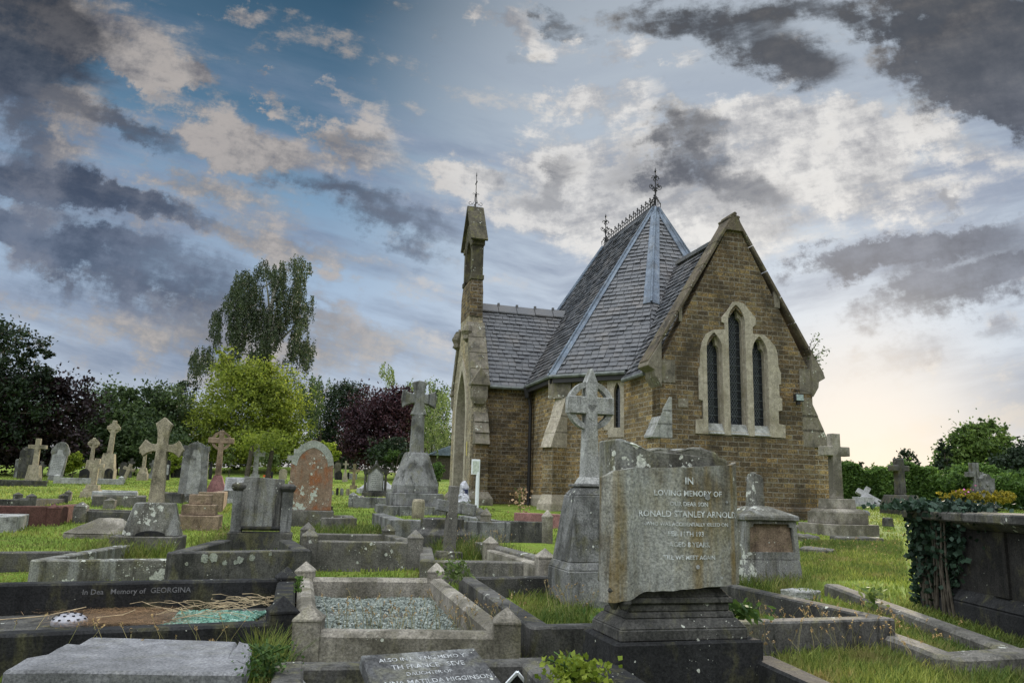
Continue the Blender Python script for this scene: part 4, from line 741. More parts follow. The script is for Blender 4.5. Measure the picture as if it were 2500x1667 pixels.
MB().zprism([(-44*s, -.1), (30*s, -.14), (44*s, .05), (10*s, .12), (-40*s, .1)], 0, .09).build('stone', M['pale'], t, bev=.012, rough=.012)
for px, py, w, h, lab in ((195, 1272, 28, 46, 'stout mossy pointed stone post beside the brown granite grave'), (267, 1240, 24, 24, 'short lichened pointed post between the coped stone and the far lawn'), (338, 1247, 23, 19, 'low pointed stone post just left of the flared cross pedestal'), (165, 1222, 14, 26, 'dark slanted stub of stone on the lawn at left')):
    p, s = on(px, py); t = thing('stone_post', lab, 'post', p, YAW, 'stubby stone posts'); MB().pyr(0, 0, -.1, w*s, h*s*.72, h*s*.76, h*s, .003).build('post', M['kerb'], t, bev=.012, rough=.008)
# --- coped stone left
p, s = on(228, 1312); t = thing('coped_stone', 'pale coped gravestone shaped like a low hipped roof on the grass at left', 'gravestone', p, YAW-.25)
m = MB().box(-72*s, 72*s, -5*s, 100*s, -.1, 9*s); m.add([(-72*s, -5*s, 9*s), (72*s, -5*s, 9*s), (72*s, 100*s, 9*s), (-72*s, 100*s, 9*s), (-12*s, 45*s, 46*s), (40*s, 45*s, 46*s)], [(0, 1, 5, 4), (1, 2, 5), (2, 3, 4, 5), (3, 0, 4)]); m.build('coping', M['cream'], t, bev=.02, rough=.01)
# --- plain crosses
def latin(name, label, px, py, w, h, arm, ah, at, mat, ped=(), dep=None, tilt=(0, 0), rz=YAW, group=None, bev=.006):
    p, s = on(px, py); p = p+Vector((-math.sin(rz), math.cos(rz), 0))*(ped[0][2]*.5*s if ped else 0); t = thing(name, label, 'cross', p, rz, group, tilt); dp = (dep or w)*s; zb = 0
    for k, (z0, z1, w0, w1) in enumerate(ped): MB().cf(z0*s-(.2 if k == 0 else 0), z1*s, w0*s, w0*s, w1*s, w1*s).build('step', M[mat], t, bev=bev, rough=.002); zb = z1
    MB().prism([(x*s, z*s) for x, z in [(-w*.56, zb), (w*.56, zb), (w/2, at-ah/2), (arm, at-ah/2), (arm, at+ah/2), (w/2, at+ah/2), (w/2, h), (-w/2, h), (-w/2, at+ah/2), (-arm, at+ah/2), (-arm, at-ah/2), (-w/2, at-ah/2)]], -dp/2, dp/2).build('cross', M[mat], t, bev=bev); return t, s
latin('stone_cross', 'plain stone cross on three square steps right of the chapel', 2092, 1310, 23, 248, 38, 23, 204, 'cream', ((0, 28, 132, 132), (28, 56, 100, 100), (56, 64, 96, 78), (64, 88, 64, 60)), 23, bev=.01)
latin('grave_cross', 'mossy stone cross before the dark trees at far left', 75, 1176, 10.5, 104, 20, 9, 84, 'tan', ((0, 40, 34, 22),), group='far crosses')
latin('grave_cross', 'small dark cross low beside the white inscribed headstone', 98, 1170, 6, 43, 9, 6, 32, 'dark', group='far crosses')
latin('grave_cross', 'small pale cross leaning right on the far lawn', 304, 1170, 7.5, 38, 13, 7, 26, 'tan', tilt=(0, .28), group='far crosses')
latin('grave_cross', 'little upright cross just behind the leaning pale cross', 317, 1166, 6, 46, 8, 5, 36, 'dark', group='far crosses')
latin('grave_cross', 'cross on a stepped base seen under the arm of the flared cross', 345, 1172, 7, 78, 13, 7, 68, 'tan', ((0, 16, 24, 22), (16, 30, 20, 12)), group='far crosses')
latin('grave_cross', 'small grey cross close left of the flared cross shaft', 369, 1168, 7, 44, 9, 5, 34, 'grey', ((0, 12, 18, 14),), group='far crosses')
latin('grave_cross', 'light grey cross between two tree trunks under the yellow tree', 621, 1176, 11, 90, 19, 10, 66, 'pale', ((0, 18, 24, 20),), group='far crosses')
latin('grave_cross', 'pale cross half hidden behind the rust orange headstone', 716, 1200, 11, 102, 20, 12, 80, 'pale', ((0, 24, 30, 26),), group='far crosses')
latin('wooden_cross', 'weathered brown wooden cross on a brick foot left of the white panelled headstone', 863, 1194, 7, 60, 12.5, 6, 44, 'wood', ((0, 10, 17, 16),))
latin('grave_cross', 'tiny tan cross on a block far off by the purple tree', 842, 1176, 4, 50, 7, 4, 42, 'tan', ((0, 12, 13, 12), (12, 22, 10, 7)), group='far crosses')
latin('grave_cross', 'grey cross behind the carved headstone at right', 2386, 1245, 16, 112, 21, 12, 84, 'grey', group='far crosses')
latin('grave_cross', 'broken topped cross on a three tier base at left', 217, 1214, 11, 93, 16, 10, 76, 'tan', ((0, 13, 44, 42), (13, 20, 36, 34), (20, 30, 28, 27)), tilt=(0, .05), group='far crosses')
t, s = latin('rough_cross', 'rough dark stone cross on a boulder base with a pale plate', 2229, 1256, 19, 134, 25, 14, 110, 'dark', ((0, 20, 72, 70), (20, 46, 70, 54)), bev=.02)
MB().prism([(x*s, z*s) for x, z in [(-4, 14), (26, 14), (22, 42), (-4, 42)]], -33*s, -28*s).build('plate', M['grey'], t)
p, s = on(2130, 1236); t = thing('fallen_cross', 'white stone cross toppled against its low stepped base', 'cross', p, YAW)
MB().box(-44*s, 32*s, 0, 40*s, -.1, 7*s).build('step', M['marble'], t, bev=.006); MB().box(-30*s, 10*s, 5*s, 32*s, 7*s, 22*s).build('base', M['marble'], t, bev=.006)
m = MB().prism([(x*s, z*s) for x, z in [(-6, 0), (6, 0), (6, 44), (20, 44), (20, 56), (6, 56), (6, 70), (-6, 70), (-6, 56), (-20, 56), (-20, 44), (-6, 44)]], -7*s, 7*s)
m.move(Matrix.Translation((40*s, 6*s, 2*s)) @ Matrix.Rotation(math.radians(-55), 4, 'Y') @ Matrix.Rotation(math.radians(-28), 4, 'X')); m.build('cross', M['marble'], t, bev=.006)
ringed('ringed_cross', 'small tan ringed cross at far left before the dark trees', 214, 1172, 'tan', 88, 13, 14, 8, (11.5, 8), 10, 7, [(0, 18, 30, 28), (18, 48, 22, 18)], 6, group='far ringed crosses')
ringed('ringed_cross', 'tallest pale ringed cross on a tapered pedestal at far left', 252, 1174, 'tan', 128, 15, 19, 10, (13, 9), 13, 10, [(0, 30, 42, 38), (30, 66, 34, 24)], 8, group='far ringed crosses', tilt=(0, .04))
# --- headstones: outline prisms
def rnd(w, h, sh=.0, n=10): return [(-w/2, 0), (w/2, 0), (w/2, h-w*.35)] + arc(0, h-w*.5, w*.5*.98, 18, 162, n) + [(-w/2, h-w*.35)]
def sq(w, h): return [(-w/2, 0), (w/2, 0), (w/2, h), (-w/2, h)]
def head(label, px, py, out, dep, mat, base=None, panel=None, tilt=(0, 0), rz=YAW, group=None, name='headstone', rows=None, ink='letterdark'):
    p, s = on(px, py); t = thing(name, label, 'gravestone', p, rz, group, tilt); zb = 0
    if base: MB().box(-base[0]/2*s, base[0]/2*s, -dep*.4*s, dep*1.4*s, -.2, base[1]*s).build('base', M[mat], t, bev=.008); zb = base[1]
    MB().prism([(x*s, (z+zb)*s-(0 if base else (.15 if z == 0 else 0))) for x, z in out], 0, dep*s).build('stone', M[mat], t, bev=min(.01, .8*s))
    if panel: MB().prism([(x*s, (z+zb)*s) for x, z in panel], -.012, .01).build('panel', M['marble'], t)
    if rows: worn_lines(t, [(z*s, x0*s, x1*s, h*s) for z, x0, x1, h in rows], -.013, M[ink])
    return t
head('white inscribed round shouldered headstone leaning right at far left', 130, 1172, [(-17, 0), (17, 0), (17, 50), (20, 55), (20, 62), (15, 72)] + arc(0, 68, 15, 15, 165, 8) + [(-15, 72), (-20, 62), (-20, 55), (-17, 50)], 9, 'grey', (24, 9), [(-13, 2), (13, 2), (15, 50), (7, 54), (4, 64), (-4, 64), (-7, 54), (-15, 50)], (0, .10), rows=[(54-4*k, -11+random.random()*3, 11-random.random()*3, 2) for k in range(8)])
head('dark ivy grown headstone behind the mossy cross at far left', 58, 1168, rnd(32, 76), 8, 'dark')
head('narrow pale headstone at the far left edge', 36, 1165, rnd(7, 44), 5, 'grey')
head('small black headstone with pale plate left of the yellow bush row', 405, 1172, rnd(13, 44), 4, 'black', (14, 5), [(-4, 8), (4, 8), (4, 32), (-4, 32)])
head('dark headstone with a white vase under the yellow green shrub', 428, 1166, sq(22, 24), 5, 'black')
head('small grey rounded headstone behind the leaning pale cross', 298, 1162, rnd(16, 34), 5, 'dark')
head('dark low headstone beside the tallest ringed cross', 262, 1178, rnd(18, 34), 5, 'black')
head('dark low headstone left of the tallest ringed cross', 203, 1176, rnd(22, 32), 5, 'black')
head('tiny dark statue topped stone behind the brown ringed cross', 512, 1170, [(-4, 0), (4, 0), (4, 26), (2.5, 28), (3, 34), (1, 40), (-1, 40), (-3, 34), (-2.5, 28), (-4, 26)], 4, 'black')
head('black square headstone with orange flowers under the yellow tree', 656, 1170, sq(18, 18), 4, 'black')
head('small pale rounded headstone with dark flower pot far off beyond the orange stone', 690, 1170, rnd(19, 26), 5, 'tan')
head('pale arched headstone far off near the purple tree', 823, 1166, rnd(16, 34), 5, 'cream', (18, 3))
head('black curved top headstone before the pale arched one', 826, 1171, rnd(17, 22), 4, 'black')
head('small dark headstone right of the tiny tan cross', 850, 1169, sq(5, 16), 4, 'black')
head('low white headstone behind the wooden cross', 862, 1170, sq(18, 14), 4, 'pale')
head('small white urn stone behind the rust orange headstone', 806, 1207, [(-8, 0), (8, 0), (8, 8), (4, 10), (4, 20), (-4, 20), (-4, 10), (-8, 8)], 8, 'pale')
head('carved grey headstone with three lobed ornament standing behind the chest tomb', 2418, 1252, [(-22, 0), (22, 0), (22, 82), (14, 82), (8, 90), (0, 93), (-8, 90), (-14, 82), (-22, 82)], 12, 'grey')
hs = bpy.data.objects[[o.name for o in COL.objects if o.get('label', '').startswith('carved grey')][0]]; s = hs.location.y/FQ
m = MB()
for x in (-11, 0, 11): m.tube([(x*s, -2.2*s, 54*s), (x*s, -.2*s, 54*s)], 5.5*s, 12)
m.tube([(0, -2.2*s, 68*s), (0, -.2*s, 68*s)], 5.5*s, 12); m.box(-5*s, 5*s, -2.0*s, 0, 4*s, 50*s); m.box(-19*s, -9*s, -1.6*s, 0, 4*s, 40*s); m.box(9*s, 19*s, -1.6*s, 0, 4*s, 40*s); m.build('carving', M['grey'], hs, bev=.006)
p, s = on(2450, 1256); 
head('dark square block of stone at the right foot of the rust orange headstone', 806, 1258, sq(11, 22), 8, 'black')
for px, h, w, mt, lab in ((823, 17, 6, 'black', 'little black stone at the left of a short row beyond the orange headstone'), (834, 16, 8, 'grey', 'little grey stone in the middle of a short row beyond the orange headstone'), (849, 15, 9, 'tan', 'little tan stone at the right of a short row by the wooden cross')): head(lab, px, 1208, rnd(w, h), 4, mt)
# open book stone
p, s = on(580, 1228); t = thing('book_headstone', 'white marble open book headstone on a rough stand', 'gravestone', p)
MB().box(-48*s, 48*s, 0, 26*s, -.2, 10*s).build('base', M['pale'], t, bev=.008); MB().box(-37*s, 37*s, 4*s, 22*s, 10*s, 30*s).build('stand', M['grey'], t, rough=.01)
for k in (-1, 1):
    m = MB(); x0, x1 = sorted((0, k*33*s)); m.add([(0, 6*s, 29*s), (k*33*s, 2*s, 29*s), (k*33*s, 12*s, 61*s), (0, 16*s, 61*s), (0, 10*s, 29*s), (k*33*s, 6*s, 29*s), (k*33*s, 16*s, 61*s), (0, 20*s, 61*s)], [(0, 1, 2, 3), (7, 6, 5, 4), (0, 3, 7, 4), (1, 5, 6, 2), (3, 2, 6, 7), (0, 4, 5, 1)]); pg = m.build('page', M['marble'], t)
    m = MB()
    for j in range(5):
        f = .2+.15*j; z = (29+32*f)*s; y = (4+10*f)*s-.004*0; m.box(min(k*6*s, k*28*s), max(k*6*s, k*28*s), y-2.2*s, y-1.8*s+0*s, z, z+1.3*s)
    m.build('inscription', M['letterdark'], t)
# panelled temple headstone
p, s = on(915, 1212); t = thing('temple_headstone', 'pedimented headstone with two columns and a white inscribed panel', 'gravestone', p)
MB().box(-30*s, 32*s, -4*s, 22*s, -.2, 10*s).build('base', M['dark'], t, bev=.01)
MB().prism([(x*s, z*s) for x, z in [(-19, 10), (19, 10), (19, 54), (16, 58), (16, 62), (0, 78), (-16, 62), (-16, 58), (-19, 54)]], 2*s, 16*s).build('stone', M['grey'], t, bev=.006)
MB().prism([(x*s, z*s) for x, z in [(-20, 55), (0, 74), (20, 55), (22, 58), (0, 80), (-22, 58)]], -2*s, 3*s).build('pediment', M['dark'], t)
MB().prism([(x*s, z*s) for x, z in [(-16, 14), (16, 14), (17, 50), (0, 66), (-17, 50)]], .6*s, 3*s).build('panel', M['marble'], t)
worn_lines(t, [((54-4.6*k)*s, (-10+random.random()*2)*s, (10-random.random()*2)*s, 2.2*s) for k in range(8)], .6*s, M['letterdark'])
for k in (-1, 1):
    m = MB().lathe([(3.4*s, 12*s), (3*s, 50*s), (5*s, 54*s), (6*s, 60*s)], 8, k*24*s, 4*s); m.cf(60*s, 65*s, 13*s, 13*s, 15*s, 15*s, k*24*s, 5*s); m.cf(8*s, 14*s, 11*s, 11*s, 9*s, 9*s, k*24*s, 4*s); m.build('column', M['dark'], t)
MB().cf(76*s, 86*s, 6*s, 6*s, 3*s, 3*s, 0, 8*s).build('cross_stub', M['grey'], t)
p, s = on(895, 1206); t = thing('white_ledger', 'white marble ledger grave sloping away behind the panelled headstone', 'grave ledger', p+Vector((0, 1.0, 0)))
m = MB().box(-30*s, 66*s, 0, 90*s, -.1, 14*s); m.frus(14*s, 34*s, (-24*s, 60*s, 4*s, 90*s), (0, 36*s, 20*s, 80*s)); m.build('ledger', M['marble'], t, bev=.01)
# --- pedestal tomb with broken stump
p, s = on(1893, 1434); t = thing('pedestal_tomb', 'squat tapered tomb with a brown recessed panel and shallow hipped cap', 'tomb', p, YAW)
m = MB(); m.frus(-.15, 70*s, (-82*s, 84*s, -2*s, 130*s), (-76*s, 74*s, 4*s, 124*s)); m.build('base', M['ledge'], t, bev=.012, rough=.006)
m = MB().prism([(x*s, z*s) for x, z in [(-76, 70), (74, 70), (66, 168), (-70, 168)]], 4*s, 30*s, [[(x*s, z*s) for x, z in [(-62, 88), (61, 88), (56, 150), (48, 152), (46, 160), (-50, 160), (-52, 152), (-60, 150)]]]); m.frus(70*s, 168*s, (-75*s, 73*s, 29.5*s, 122*s), (-69*s, 65*s, 29.5*s, 112*s)); m.build('body', M['ledge'], t)
MB().prism([(x*s, z*s) for x, z in [(-62, 88), (61, 88), (52, 160), (-56, 160)]], 13*s, 28*s).build('panel', M['brown'], t)
m = MB(); m.box(-74*s, 72*s, -2*s, 118*s, 168*s, 180*s); m.frus(180*s, 206*s, (-74*s, 72*s, -2*s, 118*s), (-22*s, 14*s, 42*s, 76*s)); t.scale = (1, 1, .91); m.build('cap', M['ledge'], t, bev=.008, rough=.004)
m = MB().prism([(x*s, z*s) for x, z in [(-27, 200), (10, 200), (8, 280), (2, 288), (-22, 292), (-25, 255)]], 44*s, 74*s); m.build('broken_shaft', M['ledge'], t, bev=.01, rough=.016)
# --- chest tomb with ivy
M['soot_vignette'] = stone('vignetted_stone', (.035, .033, .03), dirt=(.012, .012, .011), amt=.6, streak=.5, spots=.15, mossamt=.2); z0 = gz(3.6, 7.2); p = D(2252, 1300, 7.3); ct = thing('chest_tomb', 'large dark table tomb with a thick top slab, overgrown by ivy at its corner', 'tomb', (p.x, p.y, z0), 0)  # vignette darkening put into the tomb body's base colour
Lx, Ly = 1.5, -3.2
m = MB().box(.05, Lx, Ly, .0, .1, .78); m.build('body', M['soot_vignette'], ct, bev=.01, rough=.006)
MB().box(-.03, Lx+.1, Ly-.1, .08, -.2, .16).build('plinth', M['black'], ct, bev=.02, rough=.008); MB().frus(.16, .24, (-.03, Lx+.1, Ly-.1, .08), (.04, Lx, Ly, .01)).build('moulding', M['black'], ct)
m = MB().box(-.12, Lx+.2, Ly-.12, .12, .80, .875); m.frus(.74, .80, (.02, Lx, Ly, .03), (-.08, Lx+.1, Ly-.1, .1)); m.build('top_slab', M['dark'], ct, bev=.012, rough=.004)
for k in range(4): MB().box(.02, .06, -.3-k*.85, -.12-k*.85, .24, .74).build('pilaster', M['soot_vignette'], ct, bev=.008)
N = 6500; q = []
for k in range(N):
    a = random.random()
    if a < .50: z_ = random.random()**.7*.92; y = -abs(random.gauss(0, .13+.22*z_)); q.append((.04-abs(random.gauss(0, .035+.05*z_)), y, z_))            # long side
    elif a < .75: q.append((random.uniform(-.08, .25), .06+abs(random.gauss(0, .05)), random.random()*.9))
    else: q.append((random.gauss(.05, .2), -abs(random.gauss(0, .22)), .89+abs(random.gauss(0, .03))))
q = np.array(q)+np.array([p.x, p.y, z0]); iv = thing('ivy', 'dark glossy ivy hanging over the corner of the chest tomb', 'ivy', (p.x, p.y, z0), 0)
o = quads('leaves', leaves(q, .05, .85)-np.array([p.x, p.y, z0]), leafmat('ivy', (.007, .018, .010), (.038, .075, .045), .12), iv)
m = MB()
for k in range(14):
    y = -random.random()*.5; m.tube([(-.04, y, 0), (-.05, y+random.uniform(-.1, .1), .4), (-.06, y+random.uniform(-.1, .1), .86), (.05, y, .9)], [.012, .009, .006, .004], 5)
m.build('stem', M['bark'], iv)
p, s = on(2168, 1284); t = thing('stone_post', 'small dark stump of stone on the grass before the rough cross', 'post', p); MB().cf(-.1, 20*s, 22*s, 22*s, 18*s, 18*s).build('stub', M['dark'], t, bev=.02, rough=.01)
p, s = on(2110, 1258); t = thing('round_stone', 'rounded pale boulder in the grass right of the stepped cross', 'stone', p); MB().lathe([(.02, -.1), (12*s, 0), (13*s, 6*s), (8*s, 11*s), (1*s, 13*s)], 12).build('stone', M['grey'], t, rough=.02)
# --- porch clutter
p, s = on(1163, 1262); t = thing('notice_board', 'white notice board on a slim white post beside the porch', 'notice board', p, YAW)
m = MB().cf(-.1, 12*s, 46*s, 46*s, 42*s, 42*s); m.cf(12*s, 22*s, 42*s, 42*s, 18*s, 18*s); m.build('foot', M['dark'], t, bev=.01); MB().tube([(0, 0, 20*s), (0, 0, 106*s)], 4.5*s, 10).build('post', M['white'], t)
m = MB().box(-16*s, 4*s, -3*s, 3*s, 100*s, 136*s); m.build('board', M['white'], t, bev=.004); MB().box(-14*s, 2*s, -3.4*s, -2.8*s, 103*s, 132*s).build('notice', plain('faded_notice', (.48, .52, .44), .5), t)
M['sack'] = plain('sack_plastic', (.38, .38, .40), .5, .4, 0, .25, 7); p = D(1128, 1236, 19.6); t = thing('white_sack', 'slumped white plastic sack in front of the porch arch', 'sack', (p.x, p.y, gz(p.x, p.y)), YAW); MB().lathe([(.14, -.02), (.19, .06), (.2, .18), (.15, .3), (.06, .36), (.03, .42)], 14).build('sack', M['sack'], t, rough=.04)
p = D(1133, 1212, 19.9); t = thing('white_sack', 'upright white and navy bag leaning on the porch arch', 'sack', (p.x, p.y, gz(p.x, p.y)), YAW); MB().lathe([(.10, -.02), (.13, .2), (.12, .5), (.07, .62), (.02, .66)], 12).build('sack', M['sack'], t, rough=.03); MB().box(-.06, .06, -.15, -.10, .28, .46).build('patch', plain('navy', (.03, .035, .08)), t, rough=.01)
# --- distant things
p = B(1078, 1182); t = thing('shed', 'low shed with a pale roof far off left of the porch', 'shed', (p.x-.3, p.y+8, gz(p.x, p.y+8)), YAW); MB().box(-1.2, 1.6, 0, 3, -.2, 1.6).build('wall', M['bark'], t); MB().prism([(-1.4, 1.6), (.2, 2.3), (1.8, 1.6)], -.2, 3.2).build('roof', M['lead'], t)
p, s = on(655, 1170); t = thing('flower_bowl', 'bowl of orange flowers before the black square headstone', 'flowers', p-Vector((0, .4, 0))); MB().lathe([(3*s, 0), (7*s, 3*s), (7*s, 4*s)], 10).build('bowl', M['white'], t)
q = np.array([[random.gauss(0, 3.5*s), random.gauss(0, 2*s), (5+random.random()*5)*s] for _ in range(160)]); quads('blooms', leaves(q, 2.2*s, .9), leafmat('orange_bloom', (.55, .10, .02), (.7, .2, .08), .2), t)
# ------------------------------------------------------------------ trees and shrubs
K = 2500/2352.
L = {}
L['dark'] = leafmat('dark_leaves', (.010, .020, .010), (.032, .055, .022), .2)
L['green'] = leafmat('green_leaves', (.030, .055, .022), (.095, .14, .05), .4)
L['olive'] = leafmat('yellow_green_leaves', (.095, .14, .02), (.31, .36, .055), .55)
L['birch'] = leafmat('birch_leaves', (.020, .034, .018), (.075, .10, .045), .35)
L['light'] = leafmat('light_leaves', (.07, .11, .03), (.20, .26, .09), .45)
L['copper'] = leafmat('copper_leaves', (.008, .005, .006), (.028, .014, .017), .15)
L['plum'] = leafmat('plum_leaves', (.018, .010, .014), (.075, .032, .042), .3)
L['lime'] = leafmat('lime_leaves', (.15, .22, .02), (.36, .42, .05), .45)
L['maple'] = leafmat('maple_leaves', (.045, .085, .02), (.15, .22, .055), .45)
L['hedge'] = leafmat('hedge_leaves', (.035, .075, .018), (.13, .22, .05), .4)
def blob_pts(blobs, Y, n, clump=.34, per=26, dk=1.):
    C = []; w = np.array([b[2]*b[3] for b in blobs], float); w /= w.sum()
    for b, wi in zip(blobs, w):
        c = D(b[0]*K, b[1]*K, Y); k = Y/FQ*K; r = np.array([b[2]*k, max(.5, (b[2]+b[3])*.5*k*dk), b[3]*k]); nc = max(2, int(n*wi/per))
        d = rng.normal(size=(nc, 3)); d /= np.linalg.norm(d, axis=1)[:, None]; rad = rng.random(nc)**.38*np.array([1+.55*noise.noise(Vector(q)*2.6+Vector((Y, b[0], 0))) for q in d]); rad = np.where(rng.random(nc) < .12, rad*1.12, rad); cc = np.array(c)+d*rad[:, None]*r*(.9+.25*rng.random((nc, 1)))
        sg = clump*(.35+1.0*rng.random((nc, 1, 1)))*min(1., r.min()/1.2); C.append((cc[:, None, :]+rng.normal(size=(nc, per, 3))*sg*np.array([1, 1, .75])).reshape(-1, 3))
    return np.concatenate(C)
def plant(name, label, cat, base, C, size, mat, trunk=(), limbs=6, tm='bark', group=None, part='crown', droop=None, asp=.6):
    o = np.array(base); t = thing(name, label, cat, base, 0, group); C = C[C[:, 2] > ground(C[:, 0], C[:, 1])+.02]
    quads(part, leaves(C, size, asp, droop)-o, mat, t)
    if trunk:
        m = MB(); P = [Vector(p)-Vector(base) for p in trunk]; r = [max(.03, .022*P[-1].length*(1-.8*i/(len(P)-1))) for i in range(len(P))]; m.tube(P, r, 7)
        for k in range(limbs):
            f = random.uniform(.35, .95)*(len(P)-1); i = int(f); q = P[i].lerp(P[min(i+1, len(P)-1)], f-i); e = Vector(C[random.randrange(len(C))])-Vector(base)
            if e.z > q.z*.8: m.tube([q, q.lerp(e, .5)+Vector((0, 0, .15)), e], [r[i]*.5, r[i]*.3, .012], 5)
        m.build('trunk', M[tm], t)
    return t
def tree(label, Y, bx, blobs, n, size, mat, name='broadleaf_tree', group='trees beyond the graves', tm='bark', limbs=8, top=None, **k):
    p = D(bx*K, 1100*K, Y); base = Vector((p.x, p.y, gz(p.x, p.y)-.05)); C = blob_pts(blobs, Y, n, **k); b = blobs[0]; c = D((top or b)[0]*K, (top or b)[1]*K, Y)
    return plant(name, label, 'tree', base, C, size, L[mat], [base-Vector((0, 0, .3)), base.lerp(c, .35)+Vector((.1, 0, 0)), base.lerp(c, .7), c], limbs, tm, group)
def strands(poly, Y, n, ln, per=22, jit=.05, gap=-.2):
    """hanging twigs starting inside a picture outline at depth Y"""
    xs = [p[0] for p in poly]; ys = [p[1] for p in poly]; out = []; P = [Vector((p[0], p[1], 0)) for p in poly]
    def inside(x, y):
        c = False; j = len(poly)-1
        for i in range(len(poly)):
            if (ys[i] > y) != (ys[j] > y) and x < (xs[j]-xs[i])*(y-ys[i])/(ys[j]-ys[i])+xs[i]: c = not c
            j = i
        return c
    while len(out) < n:
        x, y = random.uniform(min(xs), max(xs)), random.uniform(min(ys), max(ys))
        if not inside(x, y) or noise.noise((x*.03, y*.018, Y))+.5*noise.noise((x*.09, y*.05, Y+3)) < gap: continue
        p = np.array(D(x*K, y*K, Y+random.gauss(0, 1.6))); l = ln*random.uniform(.4, 1.3); t = np.linspace(0, 1, per)[:, None]**.9; dx = random.uniform(-.25, .25)
        out.append(p+np.concatenate([t*dx, t*random.uniform(-.2, .2), -t*l], 1)+rng.normal(size=(per, 3))*jit)
    return np.concatenate(out)
tree('dark layered tree rising at the far left edge above the copper beech', 39, -20, [(10, 800, 80, 60), (55, 865, 70, 45), (-40, 765, 80, 50), (-40, 890, 110, 90), (100, 815, 32, 14), (112, 850, 26, 12), (70, 800, 40, 18), (40, 960, 90, 70)], 13000, .17, 'dark', clump=.28)
tree('dark purple copper beech spreading at far left', 41, 40, [(60, 950, 140, 88), (-40, 970, 150, 110), (150, 930, 62, 66), (70, 1020, 150, 60), (110, 895, 60, 30), (20, 880, 60, 30)], 26000, .19, 'copper')
tree('grey green tree between copper beech and yellow tree', 47, 270, [(255, 965, 75, 70), (300, 1015, 110, 55), (215, 1015, 60, 55), (300, 910, 25, 18), (270, 905, 28, 14), (200, 930, 20, 14)], 22000, .19, 'green')
tree('darker green tree with ragged crest behind the tall ringed cross', 52, 360, [(350, 945, 60, 50), (395, 955, 50, 60), (360, 1010, 80, 60), (340, 905, 35, 14)], 15000, .2, 'green')
tree('small dark crown peeping over the hedge line left of the birch', 66, 415, [(418, 890, 42, 18), (420, 960, 45, 60)], 4000, .2, 'dark')
tree('yellow green tree glowing in front of the tall birch', 52, 585, [(575, 955, 112, 100), (555, 875, 60, 55), (512, 835, 20, 38), (640, 985, 62, 72), (480, 965, 42, 70), (645, 900, 40, 60), (560, 1030, 110, 35), (590, 880, 50, 40), (620, 850, 14, 30)], 46000, .17, 'olive', limbs=12)
for x, lab in ((580, 'leaning brown tree trunk left of the light grey cross'), (631, 'dark tree trunk right of the light grey cross')):
    p = B(x*1.0+20, 1176); t = thing('tree_trunk', lab, 'tree', (p.x, p.y, p.z)); MB().tube([(0, 0, -.2), (.05, 0, .6), (.12, 0, 1.3), (.15, .1, 1.9)], [.14, .12, .11, .09], 8).build('trunk', M['bark'], t); quads('crown', leaves(rng.normal(size=(700, 3))*np.array([.6, .6, .3])+np.array([.2, .3, 2.1]), .16), L['olive'], t)
tree('dark blue green tree filling the gap left of the plum tree', 64, 770, [(770, 965, 52, 72), (800, 905, 42, 28), (745, 1020, 45, 50), (820, 940, 35, 50), (790, 1040, 60, 40)], 16000, .2, 'dark')
tree('dark plum coloured tree left of the splayed cross', 50, 868, [(862, 965, 68, 66), (900, 930, 40, 36), (830, 1010, 50, 50), (925, 905, 22, 18), (880, 1030, 72, 38), (815, 955, 24, 24), (930, 960, 30, 50)], 24000, .17, 'plum')
tree('small weeping dark tree beside the plum tree', 46, 912, [(888, 1040, 36, 30), (915, 1030, 22, 26)], 4000, .15, 'dark')
tree('mid green tree behind the slender birch by the porch', 68, 985, [(985, 950, 45, 50), (1010, 910, 25, 25), (960, 1000, 50, 60), (1000, 1020, 45, 50)], 8000, .22, 'green')
p = D(608*K, 1075*K, 63); base = Vector((p.x, p.y, gz(p.x, p.y))); OUT = [(678, 582), (700, 590), (716, 600), (706, 635), (694, 650), (718, 665), (722, 720), (724, 790), (718, 815), (700, 840), (690, 800), (660, 830), (600, 830), (560, 820), (530, 830), (505, 800), (492, 760), (482, 735), (486, 715), (512, 700), (524, 660), (545, 640), (538, 620), (560, 615), (586, 625), (592, 598), (610, 596), (622, 612), (640, 600), (660, 600)]
C = np.concatenate([strands(OUT, 63, 1700, 1.25, 24, .07, -.15), strands([(455, 790), (480, 790), (500, 820), (480, 850), (450, 850), (430, 850), (440, 810)], 63, 120, 1.3), strands([(560, 800), (700, 800), (690, 900), (520, 880)], 63, 90, 1.2)])
t = plant('birch_tree', 'tall weeping silver birch towering over the yellow green tree', 'tree', base, C, .16, L['birch'], [base, D(607*K, 900*K, 63), D(610*K, 780*K, 63), D(628*K, 680*K, 63), D(650*K, 610*K, 63)], 26, 'birchbark', 'trees beyond the graves', droop=.6)
p = D(740*K, 1075*K, 58); base = Vector((p.x, p.y, gz(p.x, p.y)))
plant('birch_tree', 'drooping light birch just right of the yellow green tree', 'tree', base, strands([(690, 880), (720, 858), (752, 862), (768, 890), (755, 930), (740, 960), (705, 985), (690, 940)], 58, 190, 1.4), .17, L['green'], [base, D(735*K, 980*K, 58)], 3, 'bark', 'trees beyond the graves', droop=.6)
p = D(997*K, 1080*K, 56); base = Vector((p.x, p.y, gz(p.x, p.y)))
C = np.concatenate([strands([(875, 828), (900, 840), (925, 870), (900, 880), (885, 870)], 56, 34, .9, 20), strands([(915, 870), (985, 868), (1000, 885), (930, 900)], 56, 40, .9, 18), strands([(935, 920), (985, 890), (1032, 890), (1032, 1020), (940, 1010)], 56, 300, 1.3, 22)])
